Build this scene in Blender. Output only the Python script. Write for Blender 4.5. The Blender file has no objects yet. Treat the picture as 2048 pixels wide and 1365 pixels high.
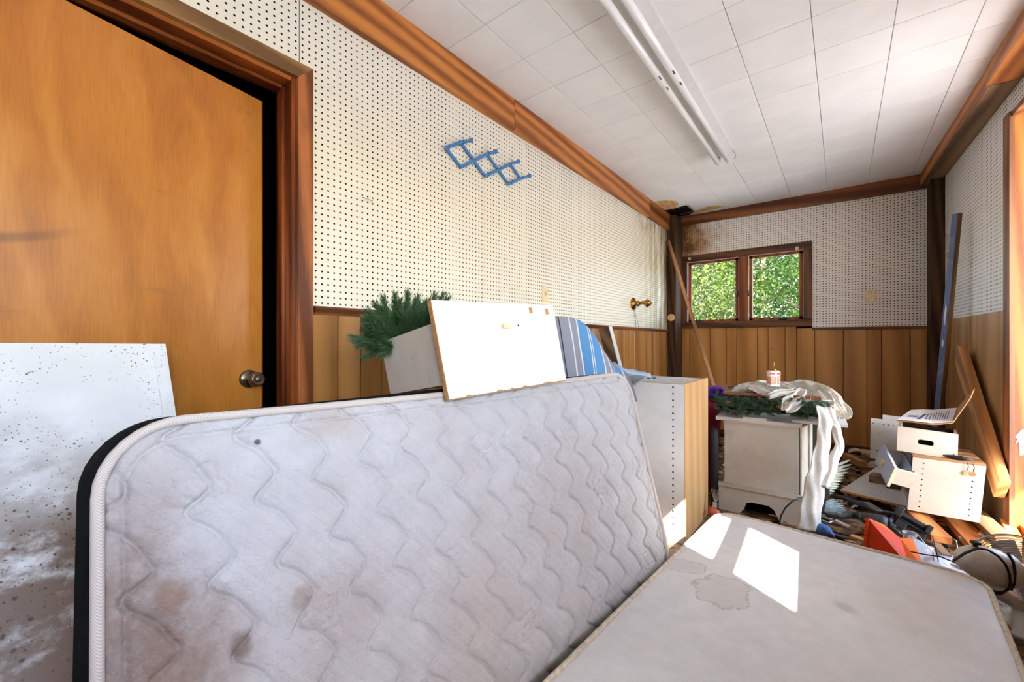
import bpy, bmesh, math, random
import numpy as np
from mathutils import Vector, Matrix

S = bpy.context.scene
COL = S.collection
rnd = random.Random(7)

# ------------------------------------------------------------------ camera
CAM_Z = 1.11
FPX = 827.0
YAW = math.atan(660.0 / FPX)
cam_d = bpy.data.cameras.new('camera')
cam_d.sensor_width = 36.0
cam_d.lens = FPX / 2048.0 * 36.0
cam_d.clip_start = 0.02
cam = bpy.data.objects.new('camera', cam_d)
COL.objects.link(cam)
cam.location = (0, 0, CAM_Z)
cam.rotation_euler = (math.radians(90), 0, YAW)
S.camera = cam

# ------------------------------------------------------------------ world, sun, exposure
SUN_DIR = Vector((-0.82, 0.57, -0.95)).normalized()      # the way the light travels
world = bpy.data.worlds.new('sky')
S.world = world
world.use_nodes = True
wn = world.node_tree.nodes
wl = world.node_tree.links
wn.clear()
w_out = wn.new('ShaderNodeOutputWorld')
w_bg = wn.new('ShaderNodeBackground')
w_sky = wn.new('ShaderNodeTexSky')
w_sky.sky_type = 'NISHITA'
w_sky.sun_disc = False
w_sky.sun_elevation = math.asin(-SUN_DIR.z)
w_sky.sun_rotation = math.atan2(-SUN_DIR.x, -SUN_DIR.y)
w_sky.dust_density = 1.2
w_sky.ozone_density = 1.0
wl.new(w_sky.outputs[0], w_bg.inputs[0])
wl.new(w_bg.outputs[0], w_out.inputs[0])
w_bg.inputs[1].default_value = 1.0

sun_d = bpy.data.lights.new('sun', 'SUN')
sun_d.energy = 26.0
sun_d.angle = math.radians(0.6)
sun_d.color = (1.0, 0.965, 0.92)
sun = bpy.data.objects.new('sun', sun_d)
COL.objects.link(sun)
sun.rotation_euler = SUN_DIR.to_track_quat('-Z', 'Y').to_euler()
sun.location = (4, -3, 6)

def portal(name, loc, direction, sx, sy):
    d = bpy.data.lights.new(name, 'AREA')
    d.shape = 'RECTANGLE'
    d.size = sx
    d.size_y = sy
    d.cycles.is_portal = True
    o = bpy.data.objects.new(name, d)
    COL.objects.link(o)
    o.location = loc
    o.rotation_euler = Vector(direction).to_track_quat('-Z', 'Z').to_euler()

portal('daylight_side_door', (0.90, 3.13, 1.2), (-1, 0, 0), 0.82, 2.4)
portal('daylight_side_window', (0.98, 1.15, 1.68), (-1, 0, 0), 0.9, 1.0)
portal('daylight_added_window', (1.04, -0.37, 1.65), (-1, 0, 0), 1.72, 1.05)
portal('daylight_end_window', (-0.87, 5.40, 1.68), (0, -1, 0), 1.1, 0.75)

S.view_settings.view_transform = 'Standard'
S.view_settings.look = 'None'
S.view_settings.gamma = 1.0
S.view_settings.use_curve_mapping = False
S.view_settings.exposure = 1.17
S.cycles.max_bounces = 6
S.cycles.diffuse_bounces = 3
S.cycles.glossy_bounces = 3
S.cycles.adaptive_threshold = 0.06
S.cycles.transparent_max_bounces = 12
S.cycles.sample_clamp_indirect = 12.0

# ------------------------------------------------------------------ pixel helpers (2048 x 1365 frame)
SN, CS = math.sin(YAW), math.cos(YAW)
def ray(x, y):
    u = (x - 1024.0) / FPX
    v = (682.5 - y) / FPX
    return Vector((-SN + u * CS, CS + u * SN, v))
CAM = Vector((0, 0, CAM_Z))
def at_t(x, y, t): return CAM + ray(x, y) * t
def at_x(x, y, X): r = ray(x, y); return CAM + r * (X / r.x)
def at_y(x, y, Y): r = ray(x, y); return CAM + r * (Y / r.y)
def at_z(x, y, Z): r = ray(x, y); return CAM + r * ((Z - CAM_Z) / r.z)
def at_plane(x, y, p, n):
    r = ray(x, y); p = Vector(p); n = Vector(n)
    return CAM + r * ((p - CAM).dot(n) / r.dot(n))

# ------------------------------------------------------------------ colour and materials
def lin(c):
    out = []
    for v in c:
        v = v / 255.0
        out.append(v / 12.92 if v <= 0.04045 else ((v + 0.055) / 1.055) ** 2.4)
    return tuple(out) + (1.0,)

class NT:
    """small node-tree writer"""
    def __init__(self, name):
        self.m = bpy.data.materials.new(name)
        self.m.use_nodes = True
        self.t = self.m.node_tree
        self.t.nodes.clear()
        self.out = self.n('OutputMaterial')
        self.b = self.n('BsdfPrincipled')
        self.l(self.b.outputs[0], self.out.inputs[0])
    def n(self, kind, **kw):
        nd = self.t.nodes.new('ShaderNode' + kind)
        for k, v in kw.items(): setattr(nd, k, v)
        return nd
    def l(self, a, b): self.t.links.new(a, b)
    def put(self, sock, v):
        if isinstance(v, bpy.types.NodeSocket): self.l(v, sock)
        else: sock.default_value = v
    def math(self, op, a, b=0.0, c=0.0, clamp=False):
        nd = self.n('Math', operation=op, use_clamp=clamp)
        self.put(nd.inputs[0], a); self.put(nd.inputs[1], b); self.put(nd.inputs[2], c)
        return nd.outputs[0]
    def coord(self, kind='Object', scale=(1, 1, 1), rand=0.0, loc=(0, 0, 0), rot=(0, 0, 0)):
        tc = self.n('TexCoord')
        v = tc.outputs[kind]
        if rand:
            oi = self.n('ObjectInfo')
            va = self.n('VectorMath', operation='SCALE')
            va.inputs[0].default_value = (1, 0.7, 1.3)
            s = self.math('MULTIPLY', oi.outputs['Random'], rand)
            self.l(s, va.inputs['Scale'])
            ad = self.n('VectorMath', operation='ADD')
            self.l(v, ad.inputs[0]); self.l(va.outputs[0], ad.inputs[1])
            v = ad.outputs[0]
        mp = self.n('Mapping')
        mp.inputs['Scale'].default_value = scale
        mp.inputs['Location'].default_value = loc
        mp.inputs['Rotation'].default_value = rot
        self.l(v, mp.inputs['Vector'])
        return mp.outputs[0]
    def noise(self, vec, scale, detail=3.0, rough=0.55, dist=0.0):
        nd = self.n('TexNoise')
        self.l(vec, nd.inputs['Vector'])
        nd.inputs['Scale'].default_value = scale
        nd.inputs['Detail'].default_value = detail
        nd.inputs['Roughness'].default_value = rough
        nd.inputs['Distortion'].default_value = dist
        return nd.outputs['Fac']
    def voronoi(self, vec, scale, feature='F1', rand=1.0):
        nd = self.n('TexVoronoi', feature=feature)
        self.l(vec, nd.inputs['Vector'])
        nd.inputs['Scale'].default_value = scale
        nd.inputs['Randomness'].default_value = rand
        return nd
    def wave(self, vec, scale, dist=0.0, detail=2.0, axis='X', dscale=1.0):
        nd = self.n('TexWave', wave_type='BANDS', bands_direction=axis)
        self.l(vec, nd.inputs['Vector'])
        nd.inputs['Scale'].default_value = scale
        nd.inputs['Distortion'].default_value = dist
        nd.inputs['Detail'].default_value = detail
        nd.inputs['Detail Scale'].default_value = dscale
        return nd.outputs['Fac']
    def ramp(self, fac, stops):
        nd = self.n('ValToRGB')
        els = nd.color_ramp.elements
        while len(els) > 1: els.remove(els[-1])
        els[0].position = stops[0][0]; els[0].color = stops[0][1]
        for p, c in stops[1:]:
            e = els.new(p); e.color = c
        self.l(fac, nd.inputs[0])
        return nd.outputs[0]
    def step(self, fac, lo, hi):
        nd = self.n('MapRange', interpolation_type='SMOOTHSTEP')
        self.l(fac, nd.inputs[0])
        nd.inputs[1].default_value = lo; nd.inputs[2].default_value = hi
        return nd.outputs[0]
    def mix(self, fac, a, b, mode='MIX'):
        nd = self.n('Mix', data_type='RGBA', blend_type=mode)
        self.put(nd.inputs[0], fac); self.put(nd.inputs[6], a); self.put(nd.inputs[7], b)
        return nd.outputs[2]
    def bump(self, h, strength=0.3, dist=0.002, normal=None):
        nd = self.n('Bump')
        nd.inputs['Strength'].default_value = strength
        nd.inputs['Distance'].default_value = dist
        self.l(h, nd.inputs['Height'])
        if normal is not None: self.l(normal, nd.inputs['Normal'])
        self.l(nd.outputs[0], self.b.inputs['Normal'])
        return nd.outputs[0]
    def done(self, color, rough=0.5, spec=0.5, metal=0.0):
        self.put(self.b.inputs['Base Color'], color)
        self.put(self.b.inputs['Roughness'], rough)
        self.b.inputs['Specular IOR Level'].default_value = spec
        self.b.inputs['Metallic'].default_value = metal
        return self.m

AX = {'x': (0.5, 6, 6), 'y': (6, 0.5, 6), 'z': (6, 6, 0.5)}
def wood(name, c1, c2, axis='x', rough=0.45, scale=1.0, knots=0.0, contrast=(0.3, 0.7), grime=None, spec=0.4, ring=7.0):
    t = NT(name)
    sc = tuple(v * scale for v in AX[axis])
    v = t.coord('Object', sc, rand=9.0)
    big = t.noise(v, 1.3, 4, 0.6, 1.2)
    band = t.wave(v, ring * 0.12, 6.0, 3.0, 'DIAGONAL', 0.6)
    fine = t.noise(t.coord('Object', tuple(x * 7 * scale for x in AX[axis]), rand=5.0), 3.0, 3, 0.7)
    f = t.math('MULTIPLY_ADD', band, 0.45, t.math('MULTIPLY', big, 0.55))
    f = t.math('MULTIPLY_ADD', fine, 0.35, t.math('SUBTRACT', f, 0.17))
    c = t.ramp(f, [(contrast[0], lin(c2)), (contrast[1], lin(c1))])
    if knots:
        kv = t.coord('Object', {'x': (1.6, 5, 5), 'y': (5, 1.6, 5), 'z': (5, 5, 1.6)}[axis], rand=11.0)
        k = t.voronoi(kv, 1.0).outputs['Distance']
        k = t.math('MULTIPLY_ADD', t.noise(kv, 5.0), 0.08, k)
        km = t.math('SUBTRACT', 1.0, t.step(k, 0.08, 0.2))
        dark = tuple(x * 0.35 for x in c2)
        c = t.mix(t.math('MULTIPLY', km, knots), c, lin(dark))
    if grime:
        g = t.step(t.noise(t.coord('Object', (1, 1, 1), rand=3.0), 3.2, 4, 0.65), 0.5, 0.72)
        c = t.mix(t.math('MULTIPLY', g, grime[1]), c, lin(grime[0]))
    t.bump(f, 0.25, 0.0015)
    return t.done(c, rough, spec)

def plain(name, c, rough=0.5, spec=0.5, metal=0.0, vary=0.06, nscale=18.0, dirt=None, bump=0.0, bscale=250.0):
    t = NT(name)
    v = t.coord('Object', (1, 1, 1), rand=4.0)
    f = t.noise(v, nscale, 4, 0.6)
    lo = tuple(max(0, x * (1 - vary)) for x in c); hi = tuple(min(255, x * (1 + vary)) for x in c)
    col = t.ramp(f, [(0.3, lin(lo)), (0.7, lin(hi))])
    if dirt:
        d = t.step(t.noise(v, dirt[2] if len(dirt) > 2 else 9.0, 6, 0.72), 0.52, 0.75)
        col = t.mix(t.math('MULTIPLY', d, dirt[1]), col, lin(dirt[0]))
        sp = t.math('SUBTRACT', 1.0, t.step(t.voronoi(v, 45.0).outputs['Distance'], 0.06, 0.13))
        sg = t.step(t.noise(v, 6.0), 0.55, 0.65)
        col = t.mix(t.math('MULTIPLY', t.math('MULTIPLY', sp, sg), dirt[1]), col, lin(tuple(x * 0.4 for x in dirt[0])))
    if bump: t.bump(t.noise(v, bscale, 3, 0.6), bump, 0.001)
    return t.done(col, rough, spec, metal)

# ------------------------------------------------------------------ geometry helpers
class MB:
    """collects geometry in world coordinates; build() links ONE mesh object"""
    def __init__(self): self.v = []; self.f = []; self.uv = {}; self.mi = []
    def add(self, vs, fs, mi=0):
        o = len(self.v)
        self.v += [tuple(p) for p in vs]
        self.f += [tuple(i + o for i in f) for f in fs]
        self.mi += [mi] * len(fs)
        return self
    def hexa(self, c, mi=0):
        """8 corners: bottom 4 ccw, top 4 ccw"""
        return self.add(c, [(3, 2, 1, 0), (4, 5, 6, 7), (0, 1, 5, 4), (1, 2, 6, 5), (2, 3, 7, 6), (3, 0, 4, 7)], mi)
    def box(self, x0, x1, y0, y1, z0, z1, bev=0.0, mi=0):
        return self.obox(Vector(((x0 + x1) / 2, (y0 + y1) / 2, (z0 + z1) / 2)), (x1 - x0, y1 - y0, z1 - z0), None, bev, mi)
    def obox(self, c, size, rot=None, bev=0.0, mi=0):
        """oriented, optionally chamfered box; rot = 3x3 matrix whose columns are the axes"""
        bm = bmesh.new()
        bmesh.ops.create_cube(bm, size=1.0)
        for v in bm.verts: v.co = Vector((v.co.x * size[0], v.co.y * size[1], v.co.z * size[2]))
        if bev > 0: bmesh.ops.bevel(bm, geom=bm.edges[:], offset=min(bev, min(size) * 0.45), segments=1, affect='EDGES')
        bm.verts.index_update()
        c = Vector(c)
        vs = [(rot @ v.co if rot is not None else v.co) + c for v in bm.verts]
        fs = [[v.index for v in f.verts] for f in bm.faces]
        bm.free()
        return self.add(vs, fs, mi)
    def para(self, o, ax, ay, az, mi=0):
        """parallelepiped from a corner and three edge vectors"""
        o, ax, ay, az = Vector(o), Vector(ax), Vector(ay), Vector(az)
        c = [o, o + ax, o + ax + ay, o + ay]
        c += [p + az for p in c]
        if ax.cross(ay).dot(az) < 0: c = [c[3], c[2], c[1], c[0], c[7], c[6], c[5], c[4]]
        return self.hexa(c, mi)
    def tube(self, pts, r, n=8, cap=True, closed=False, mi=0):
        pts = [Vector(p) for p in pts]
        rr = r if isinstance(r, (list, tuple)) else [r] * len(pts)
        vs, fs = [], []
        m = len(pts)
        prev = None
        for i, p in enumerate(pts):
            a = pts[(i - 1) % m] if (closed or i > 0) else p
            b = pts[(i + 1) % m] if (closed or i < m - 1) else p
            d = (b - a)
            d = d.normalized() if d.length > 1e-9 else Vector((0, 0, 1))
            if prev is None:
                x = d.orthogonal().normalized()
            else:
                x = (prev - d * prev.dot(d))
                x = x.normalized() if x.length > 1e-6 else d.orthogonal().normalized()
            prev = x
            y = d.cross(x)
            for k in range(n):
                t = 2 * math.pi * k / n
                vs.append(p + (x * math.cos(t) + y * math.sin(t)) * rr[i])
        for i in range(m if closed else m - 1):
            j = (i + 1) % m
            for k in range(n):
                k2 = (k + 1) % n
                fs.append((i * n + k, i * n + k2, j * n + k2, j * n + k))
        if cap and not closed:
            fs.append(tuple(range(n))[::-1]); fs.append(tuple((m - 1) * n + k for k in range(n)))
        return self.add(vs, fs, mi)
    def lathe(self, o, axis, prof, n=20, mi=0, squash=1.0):
        """prof = list of (distance along axis, radius)"""
        o = Vector(o); d = Vector(axis).normalized()
        x = d.orthogonal().normalized() if abs(d.z) < 0.9 else Vector((1, 0, 0))
        if abs(d.z) < 0.9: x = Vector((0, 0, 1)).cross(d).normalized()
        y = d.cross(x)
        vs, fs = [], []
        for (h, r) in prof:
            for k in range(n):
                t = 2 * math.pi * k / n
                vs.append(o + d * h + (x * math.cos(t) + y * math.sin(t) * squash) * max(r, 1e-5))
        for i in range(len(prof) - 1):
            for k in range(n):
                k2 = (k + 1) % n
                fs.append((i * n + k, i * n + k2, (i + 1) * n + k2, (i + 1) * n + k))
        fs.append(tuple(range(n))[::-1]); fs.append(tuple((len(prof) - 1) * n + k for k in range(n)))
        return self.add(vs, fs, mi)
    def prism(self, poly, depth, mi=0):
        """planar polygon (world points) extruded by the vector depth"""
        poly = [Vector(p) for p in poly]; d = Vector(depth); n = len(poly)
        nrm = Vector((0, 0, 0))
        for i in range(n): nrm += poly[i].cross(poly[(i + 1) % n])
        if nrm.dot(d) > 0: poly = poly[::-1]
        vs = poly + [p + d for p in poly]
        fs = [tuple(range(n)), tuple(range(2 * n - 1, n - 1, -1))]
        for i in range(n):
            j = (i + 1) % n
            fs.append((j, i, n + i, n + j))
        return self.add(vs, fs, mi)
    def sheet(self, grid, thick=0.0, nrm=None, mi=0):
        """grid[i][j] of world points; thick > 0 gives it a back and edges"""
        R, C = len(grid), len(grid[0])
        pts = [Vector(p) for row in grid for p in row]
        fs = []
        for i in range(R - 1):
            for j in range(C - 1):
                fs.append((i * C + j, i * C + j + 1, (i + 1) * C + j + 1, (i + 1) * C + j))
        if thick <= 0: return self.add(pts, fs, mi)
        ns = []
        for i in range(R):
            for j in range(C):
                a = pts[min(i + 1, R - 1) * C + j] - pts[max(i - 1, 0) * C + j]
                b = pts[i * C + min(j + 1, C - 1)] - pts[i * C + max(j - 1, 0)]
                q = b.cross(a)
                ns.append(q.normalized() if q.length > 1e-9 else Vector((0, 0, 1)))
        N = len(pts)
        back = [p - n_ * thick for p, n_ in zip(pts, ns)]
        fs2 = list(fs) + [tuple(i + N for i in f[::-1]) for f in fs]
        loop = [j for j in range(C)] + [i * C + C - 1 for i in range(1, R)] + [(R - 1) * C + j for j in range(C - 2, -1, -1)] + [i * C for i in range(R - 2, 0, -1)]
        for k in range(len(loop)):
            a, b = loop[k], loop[(k + 1) % len(loop)]
            fs2.append((b, a, a + N, b + N))
        return self.add(pts + back, fs2, mi)
    def build(self, name, mat, parent=None, smooth=False, uv=None, origin=None):
        me = bpy.data.meshes.new(name)
        vs = np.array(self.v, dtype=np.float64).reshape(-1, 3)
        if parent is not None: org = Vector(parent['_o'])
        elif origin is not None: org = Vector(origin)
        else:
            lo = vs.min(axis=0); hi = vs.max(axis=0)
            org = Vector(((lo[0] + hi[0]) / 2, (lo[1] + hi[1]) / 2, lo[2]))
        vs = vs - np.array(org)
        me.from_pydata(vs.tolist(), [], self.f)
        mats = mat if isinstance(mat, (list, tuple)) else [mat]
        for m in mats: me.materials.append(m)
        if len(mats) > 1: me.polygons.foreach_set('material_index', self.mi)
        if smooth: me.polygons.foreach_set('use_smooth', [True] * len(me.polygons))
        if uv is not None:
            lay = me.uv_layers.new(name='UVMap')
            idx = np.zeros(len(me.loops), dtype=np.int32)
            me.loops.foreach_get('vertex_index', idx)
            lay.data.foreach_set('uv', np.asarray(uv, dtype=np.float32)[idx].ravel())
        me.update()
        o = bpy.data.objects.new(name, me)
        COL.objects.link(o)
        if parent is None: o.location = org
        else: o.parent = parent
        o['_o'] = tuple(org)
        return o

def tag(o, label, cat, group=None, kind=None):
    if label: o['label'] = label
    if cat: o['category'] = cat
    if group: o['group'] = group
    if kind: o['kind'] = kind
    return o
def thing(name, loc, label, cat, group=None):
    o = bpy.data.objects.new(name, None)
    COL.objects.link(o)
    o.empty_display_size = 0.05
    o.location = loc
    o['_o'] = tuple(loc)
    return tag(o, label, cat, group)
def struct(o, label=None, cat=None):
    o['kind'] = 'structure'
    if label: o['label'] = label
    if cat: o['category'] = cat
    return o

def lumber(name, p0, p1, w, h, mat, up=(0, 0, 1), parent=None, bev=0.002):
    """a straight board from p0 to p1 (centre line); w across, h along 'up'; its own axes, so grain follows its length"""
    p0, p1 = Vector(p0), Vector(p1)
    d = (p1 - p0); L = d.length; d.normalize()
    u = Vector(up); u = (u - d * u.dot(d)).normalized()
    s = u.cross(d)
    mb = MB().obox((0, 0, 0), (L, w, h), None, bev)
    me = bpy.data.meshes.new(name)
    me.from_pydata(mb.v, [], mb.f)
    me.materials.append(mat)
    o = bpy.data.objects.new(name, me)
    COL.objects.link(o)
    M = Matrix((d, s, u)).transposed().to_4x4()
    M.translation = (p0 + p1) / 2
    if parent is not None:
        o.parent = parent
        M.translation = (p0 + p1) / 2 - Vector(parent['_o'])
        o['_o'] = tuple(parent['_o'])
    o.matrix_local = M
    return o

def holed(name, o, ux, uy, n, xs, ys, r, depth, mat, parent, skip=None):
    """a board with real round holes. o = corner, ux/uy unit axes, n = outward normal; xs, ys = hole centre lists with the
    outline as first and last entry: xs = (x0, [c1, c2, ...], x1). Every crossing is a hole unless skip(x, y)."""
    o, ux, uy, n = Vector(o), Vector(ux), Vector(uy), Vector(n)
    def cuts(spec):
        a, cs, b = spec
        e = [a] + [(cs[i] + cs[i + 1]) / 2 for i in range(len(cs) - 1)] + [b]
        return e
    ex, ey = cuts(xs), cuts(ys)
    V, Fc, mis = [], [], []
    ang = [math.radians(45 * k) for k in range(8)]
    cc = [(math.cos(a) * r, math.sin(a) * r) for a in ang]
    base = 0
    for i, cx in enumerate(xs[1]):
        for j, cy in enumerate(ys[1]):
            if skip and skip(cx, cy) == 'cut': continue
            x0, x1, y0, y1 = ex[i], ex[i + 1], ey[j], ey[j + 1]
            bnd = [(x1, cy), (x1, y1), (cx, y1), (x0, y1), (x0, cy), (x0, y0), (cx, y0), (x1, y0)]
            if skip and skip(cx, cy):
                V += [(x0, y0, 0), (x1, y0, 0), (x1, y1, 0), (x0, y1, 0)]
                Fc.append((base, base + 1, base + 2, base + 3)); mis.append(0); base += 4
                continue
            V += [(a, b, 0) for a, b in bnd] + [(cx + a, cy + b, 0) for a, b in cc] + [(cx + a, cy + b, -depth) for a, b in cc]
            for k in range(8):
                k2 = (k + 1) % 8
                Fc.append((base + k, base + k2, base + 8 + k2, base + 8 + k))
                Fc.append((base + 8 + k, base + 8 + k2, base + 16 + k2, base + 16 + k)); mis += [0, 1]
            base += 24
    A = np.array(V)
    P = np.array(o) + A[:, :1] * np.array(ux) + A[:, 1:2] * np.array(uy) + A[:, 2:3] * np.array(n)
    mb = MB(); mb.v = P.tolist(); mb.f = Fc; mb.mi = mis
    if ux.cross(uy).dot(n) < 0: mb.f = [f[::-1] for f in mb.f]
    return mb.build(name, [mat, M['core']], parent)

def frange(a, b, s):
    out = []
    while a < b: out.append(a); a += s
    return out
# ------------------------------------------------------------------ shared materials
M = {}
M['beam'] = wood('beam_wood', (208, 132, 62), (136, 74, 30), 'y', 0.42, 1.3, 0.95, (0.25, 0.72))
M['beam_end'] = wood('end_beam_wood', (146, 86, 50), (92, 50, 28), 'x', 0.5, 0.9, 0.7)
M['beam_grey'] = wood('grey_brown_wood', (150, 118, 88), (96, 72, 52), 'y', 0.7, 0.9, 0.4)
M['post'] = wood('dark_post_wood', (92, 66, 46), (46, 32, 23), 'z', 0.8, 1.8, 0.5, (0.2, 0.8), spec=0.2)
M['casing'] = wood('door_casing_wood', (176, 106, 58), (104, 56, 28), 'z', 0.35, 1.3, 0.5, grime=((66, 42, 28), 0.35))
M['casing_h'] = wood('door_head_wood', (168, 128, 76), (112, 78, 42), 'y', 0.4, 1.2, 0.5)
M['jamb'] = wood('door_jamb_wood', (150, 78, 36), (92, 42, 18), 'z', 0.3, 1.0)
M['jamb_h'] = wood('door_head_jamb_wood', (176, 100, 46), (112, 58, 24), 'y', 0.3, 1.0)
M['rail'] = wood('chair_rail_wood', (142, 82, 44), (92, 50, 26), 'y', 0.35, 1.0)
M['rail_x'] = wood('end_rail_wood', (132, 82, 46), (88, 52, 28), 'x', 0.4, 1.0)
M['panel_l'] = wood('wall_panelling_left', (176, 124, 66), (136, 88, 40), 'z', 0.28, 0.55, 0.0, (0.2, 0.8))
M['panel_e'] = wood('wall_panelling_end', (200, 142, 80), (160, 106, 54), 'z', 0.36, 0.55, 0.0, (0.2, 0.8))
M['panel_r'] = wood('wall_panelling_right', (202, 158, 104), (170, 126, 76), 'z', 0.4, 0.55, 0.0, (0.2, 0.8))
M['wtrim'] = wood('window_trim_wood', (110, 68, 42), (66, 38, 24), 'x', 0.45, 1.0, 0.3)
M['wtrim_z'] = wood('window_trim_wood_upright', (116, 72, 44), (70, 40, 26), 'z', 0.45, 1.0, 0.3)
M['sash'] = wood('window_sash_wood', (158, 88, 50), (112, 56, 30), 'z', 0.4, 1.0)
M['fir'] = wood('fir_jamb_wood', (196, 108, 46), (142, 66, 24), 'z', 0.45, 1.4, 0.4, (0.3, 0.66))
M['fir_case'] = wood('fir_casing_wood', (158, 106, 66), (112, 70, 44), 'z', 0.45, 1.2, 0.3)
M['pine'] = wood('pine_lumber', (214, 158, 98), (168, 112, 62), 'x', 0.6, 1.0, 0.5)
M['pine_red'] = wood('orange_lumber', (214, 140, 74), (158, 92, 44), 'x', 0.55, 1.2, 0.4)
M['oldwood'] = wood('old_lumber', (156, 116, 76), (104, 72, 46), 'x', 0.65, 1.0, 0.5)
M['dark'] = plain('dark_cavity', (20, 16, 13), 0.9, 0.1)
M['core'] = plain('hardboard_hole_shade', (40, 28, 20), 0.9, 0.1)  # brown hardboard darkened, so the shade inside the holes is in the colour
M['black'] = plain('black_plastic', (30, 31, 34), 0.42, 0.5)
M['steel'] = plain('steel', (190, 190, 188), 0.28, 0.5, 1.0)
M['brass'] = plain('brass', (178, 128, 62), 0.3, 0.5, 1.0)
M['white'] = plain('white_melamine', (232, 231, 230), 0.35, 0.5, 0, 0.02)
M['white_dirty'] = plain('white_paint_dirty', (226, 222, 214), 0.45, 0.5, 0, 0.03, 8, ((150, 126, 98), 0.35, 7.0))
M['cream_dirty'] = plain('cream_paint_dirty', (192, 183, 168), 0.5, 0.4, 0, 0.04, 8, ((140, 108, 72), 0.5, 6.0))
M['particle'] = plain('particleboard_edge', (178, 136, 92), 0.8, 0.2, 0, 0.3, 260)
M['tile'] = plain('ceiling_tile_white', (246, 246, 247), 0.75, 0.2, 0, 0.02, 3.0)
M['plate'] = plain('ivory_plate', (230, 210, 166), 0.35, 0.5)
M['glass'] = None
t = NT('window_glass')
g = t.n('BsdfGlass'); g.inputs['Roughness'].default_value = 0.0; g.inputs['IOR'].default_value = 1.02
tr = t.n('BsdfTransparent'); mx = t.n('MixShader'); mx.inputs[0].default_value = 0.94
gl = t.n('BsdfGlossy'); gl.inputs['Roughness'].default_value = 0.02
t.l(gl.outputs[0], mx.inputs[1]); t.l(tr.outputs[0], mx.inputs[2]); t.l(mx.outputs[0], t.out.inputs[0])
M['glass'] = t.m

def pegboard_mat(name, base, stain_fn=None):
    t = NT(name)
    v = t.coord('Object')
    f = t.noise(v, 2.2, 4, 0.6)
    lo = tuple(x * 0.965 for x in base)
    c = t.ramp(f, [(0.3, lin(lo)), (0.7, lin(base))])
    if stain_fn: c = stain_fn(t, v, c)
    t.bump(t.noise(v, 400, 2, 0.5), 0.08, 0.0006)
    return t.done(c, 0.42, 0.4)

def stain_left(t, v, c):
    sx = t.n('SeparateXYZ'); t.l(v, sx.inputs[0])
    Y, Z = sx.outputs[1], sx.outputs[2]
    streak = t.noise(t.coord('Object', (1, 9, 0.7)), 1.6, 5, 0.65)
    blot = t.noise(v, 3.5, 5, 0.65)
    near = t.step(Y, 3.7, 4.75)
    k = t.math('MULTIPLY', near, t.step(t.math('MULTIPLY_ADD', streak, 0.7, t.math('MULTIPLY', blot, 0.3)), 0.36, 0.58))
    c = t.mix(t.math('MULTIPLY', k, 0.75), c, lin((176, 158, 98)))
    near2 = t.step(Y, 4.35, 4.98)
    k2 = t.math('MULTIPLY', near2, t.step(streak, 0.46, 0.62))
    c = t.mix(t.math('MULTIPLY', k2, 0.85), c, lin((92, 66, 34)))
    top = t.math('MULTIPLY', t.step(Y, 4.0, 4.35), t.step(Z, 2.2, 2.42))
    k3 = t.math('MULTIPLY', top, t.step(blot, 0.42, 0.6))
    c = t.mix(t.math('MULTIPLY', k3, 0.7), c, lin((120, 92, 50)))
    # thin yellow runs lower down the wall
    run = t.math('MULTIPLY', t.step(t.noise(t.coord('Object', (1, 30, 0.5)), 1.2, 2, 0.5), 0.62, 0.7), t.math('SUBTRACT', 1.0, t.step(t.math('ABSOLUTE', t.math('SUBTRACT', Y, 1.72)), 0.03, 0.12)))
    c = t.mix(t.math('MULTIPLY', run, 0.6), c, lin((206, 180, 110)))
    return c
def stain_end(t, v, c):
    sx = t.n('SeparateXYZ'); t.l(v, sx.inputs[0])
    X, Z = sx.outputs[0], sx.outputs[2]
    d = t.math('MULTIPLY_ADD', t.noise(v, 5.0, 5, 0.65), 0.9, X)          # X runs -1.55 .. 0.6
    k = t.math('SUBTRACT', 1.0, t.step(d, -0.95, -0.55))
    k = t.math('MULTIPLY', k, t.step(Z, 2.10, 2.2))
    c = t.mix(t.math('MULTIPLY', k, 0.85), c, lin((190, 132, 74)))
    k2 = t.math('SUBTRACT', 1.0, t.step(t.math('MULTIPLY_ADD', t.noise(v, 9.0, 5, 0.7), 0.75, X), -1.16, -0.92))
    c = t.mix(t.math('MULTIPLY', k2, 0.9), c, lin((104, 60, 22)))
    return c
M['peg_l'] = pegboard_mat('pegboard_left', (242, 236, 219), stain_left)
M['peg_e'] = pegboard_mat('pegboard_end', (247, 240, 231), stain_end)
M['peg_r'] = pegboard_mat('pegboard_right', (247, 244, 239))

# ------------------------------------------------------------------ room shell
XL, YE, ZC = -1.626, 5.26, 2.62
ZR = 1.245                       # top of the wainscot
YB = -2.0
def XR(Y): return 0.68 + (YE - Y) * 0.04

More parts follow.
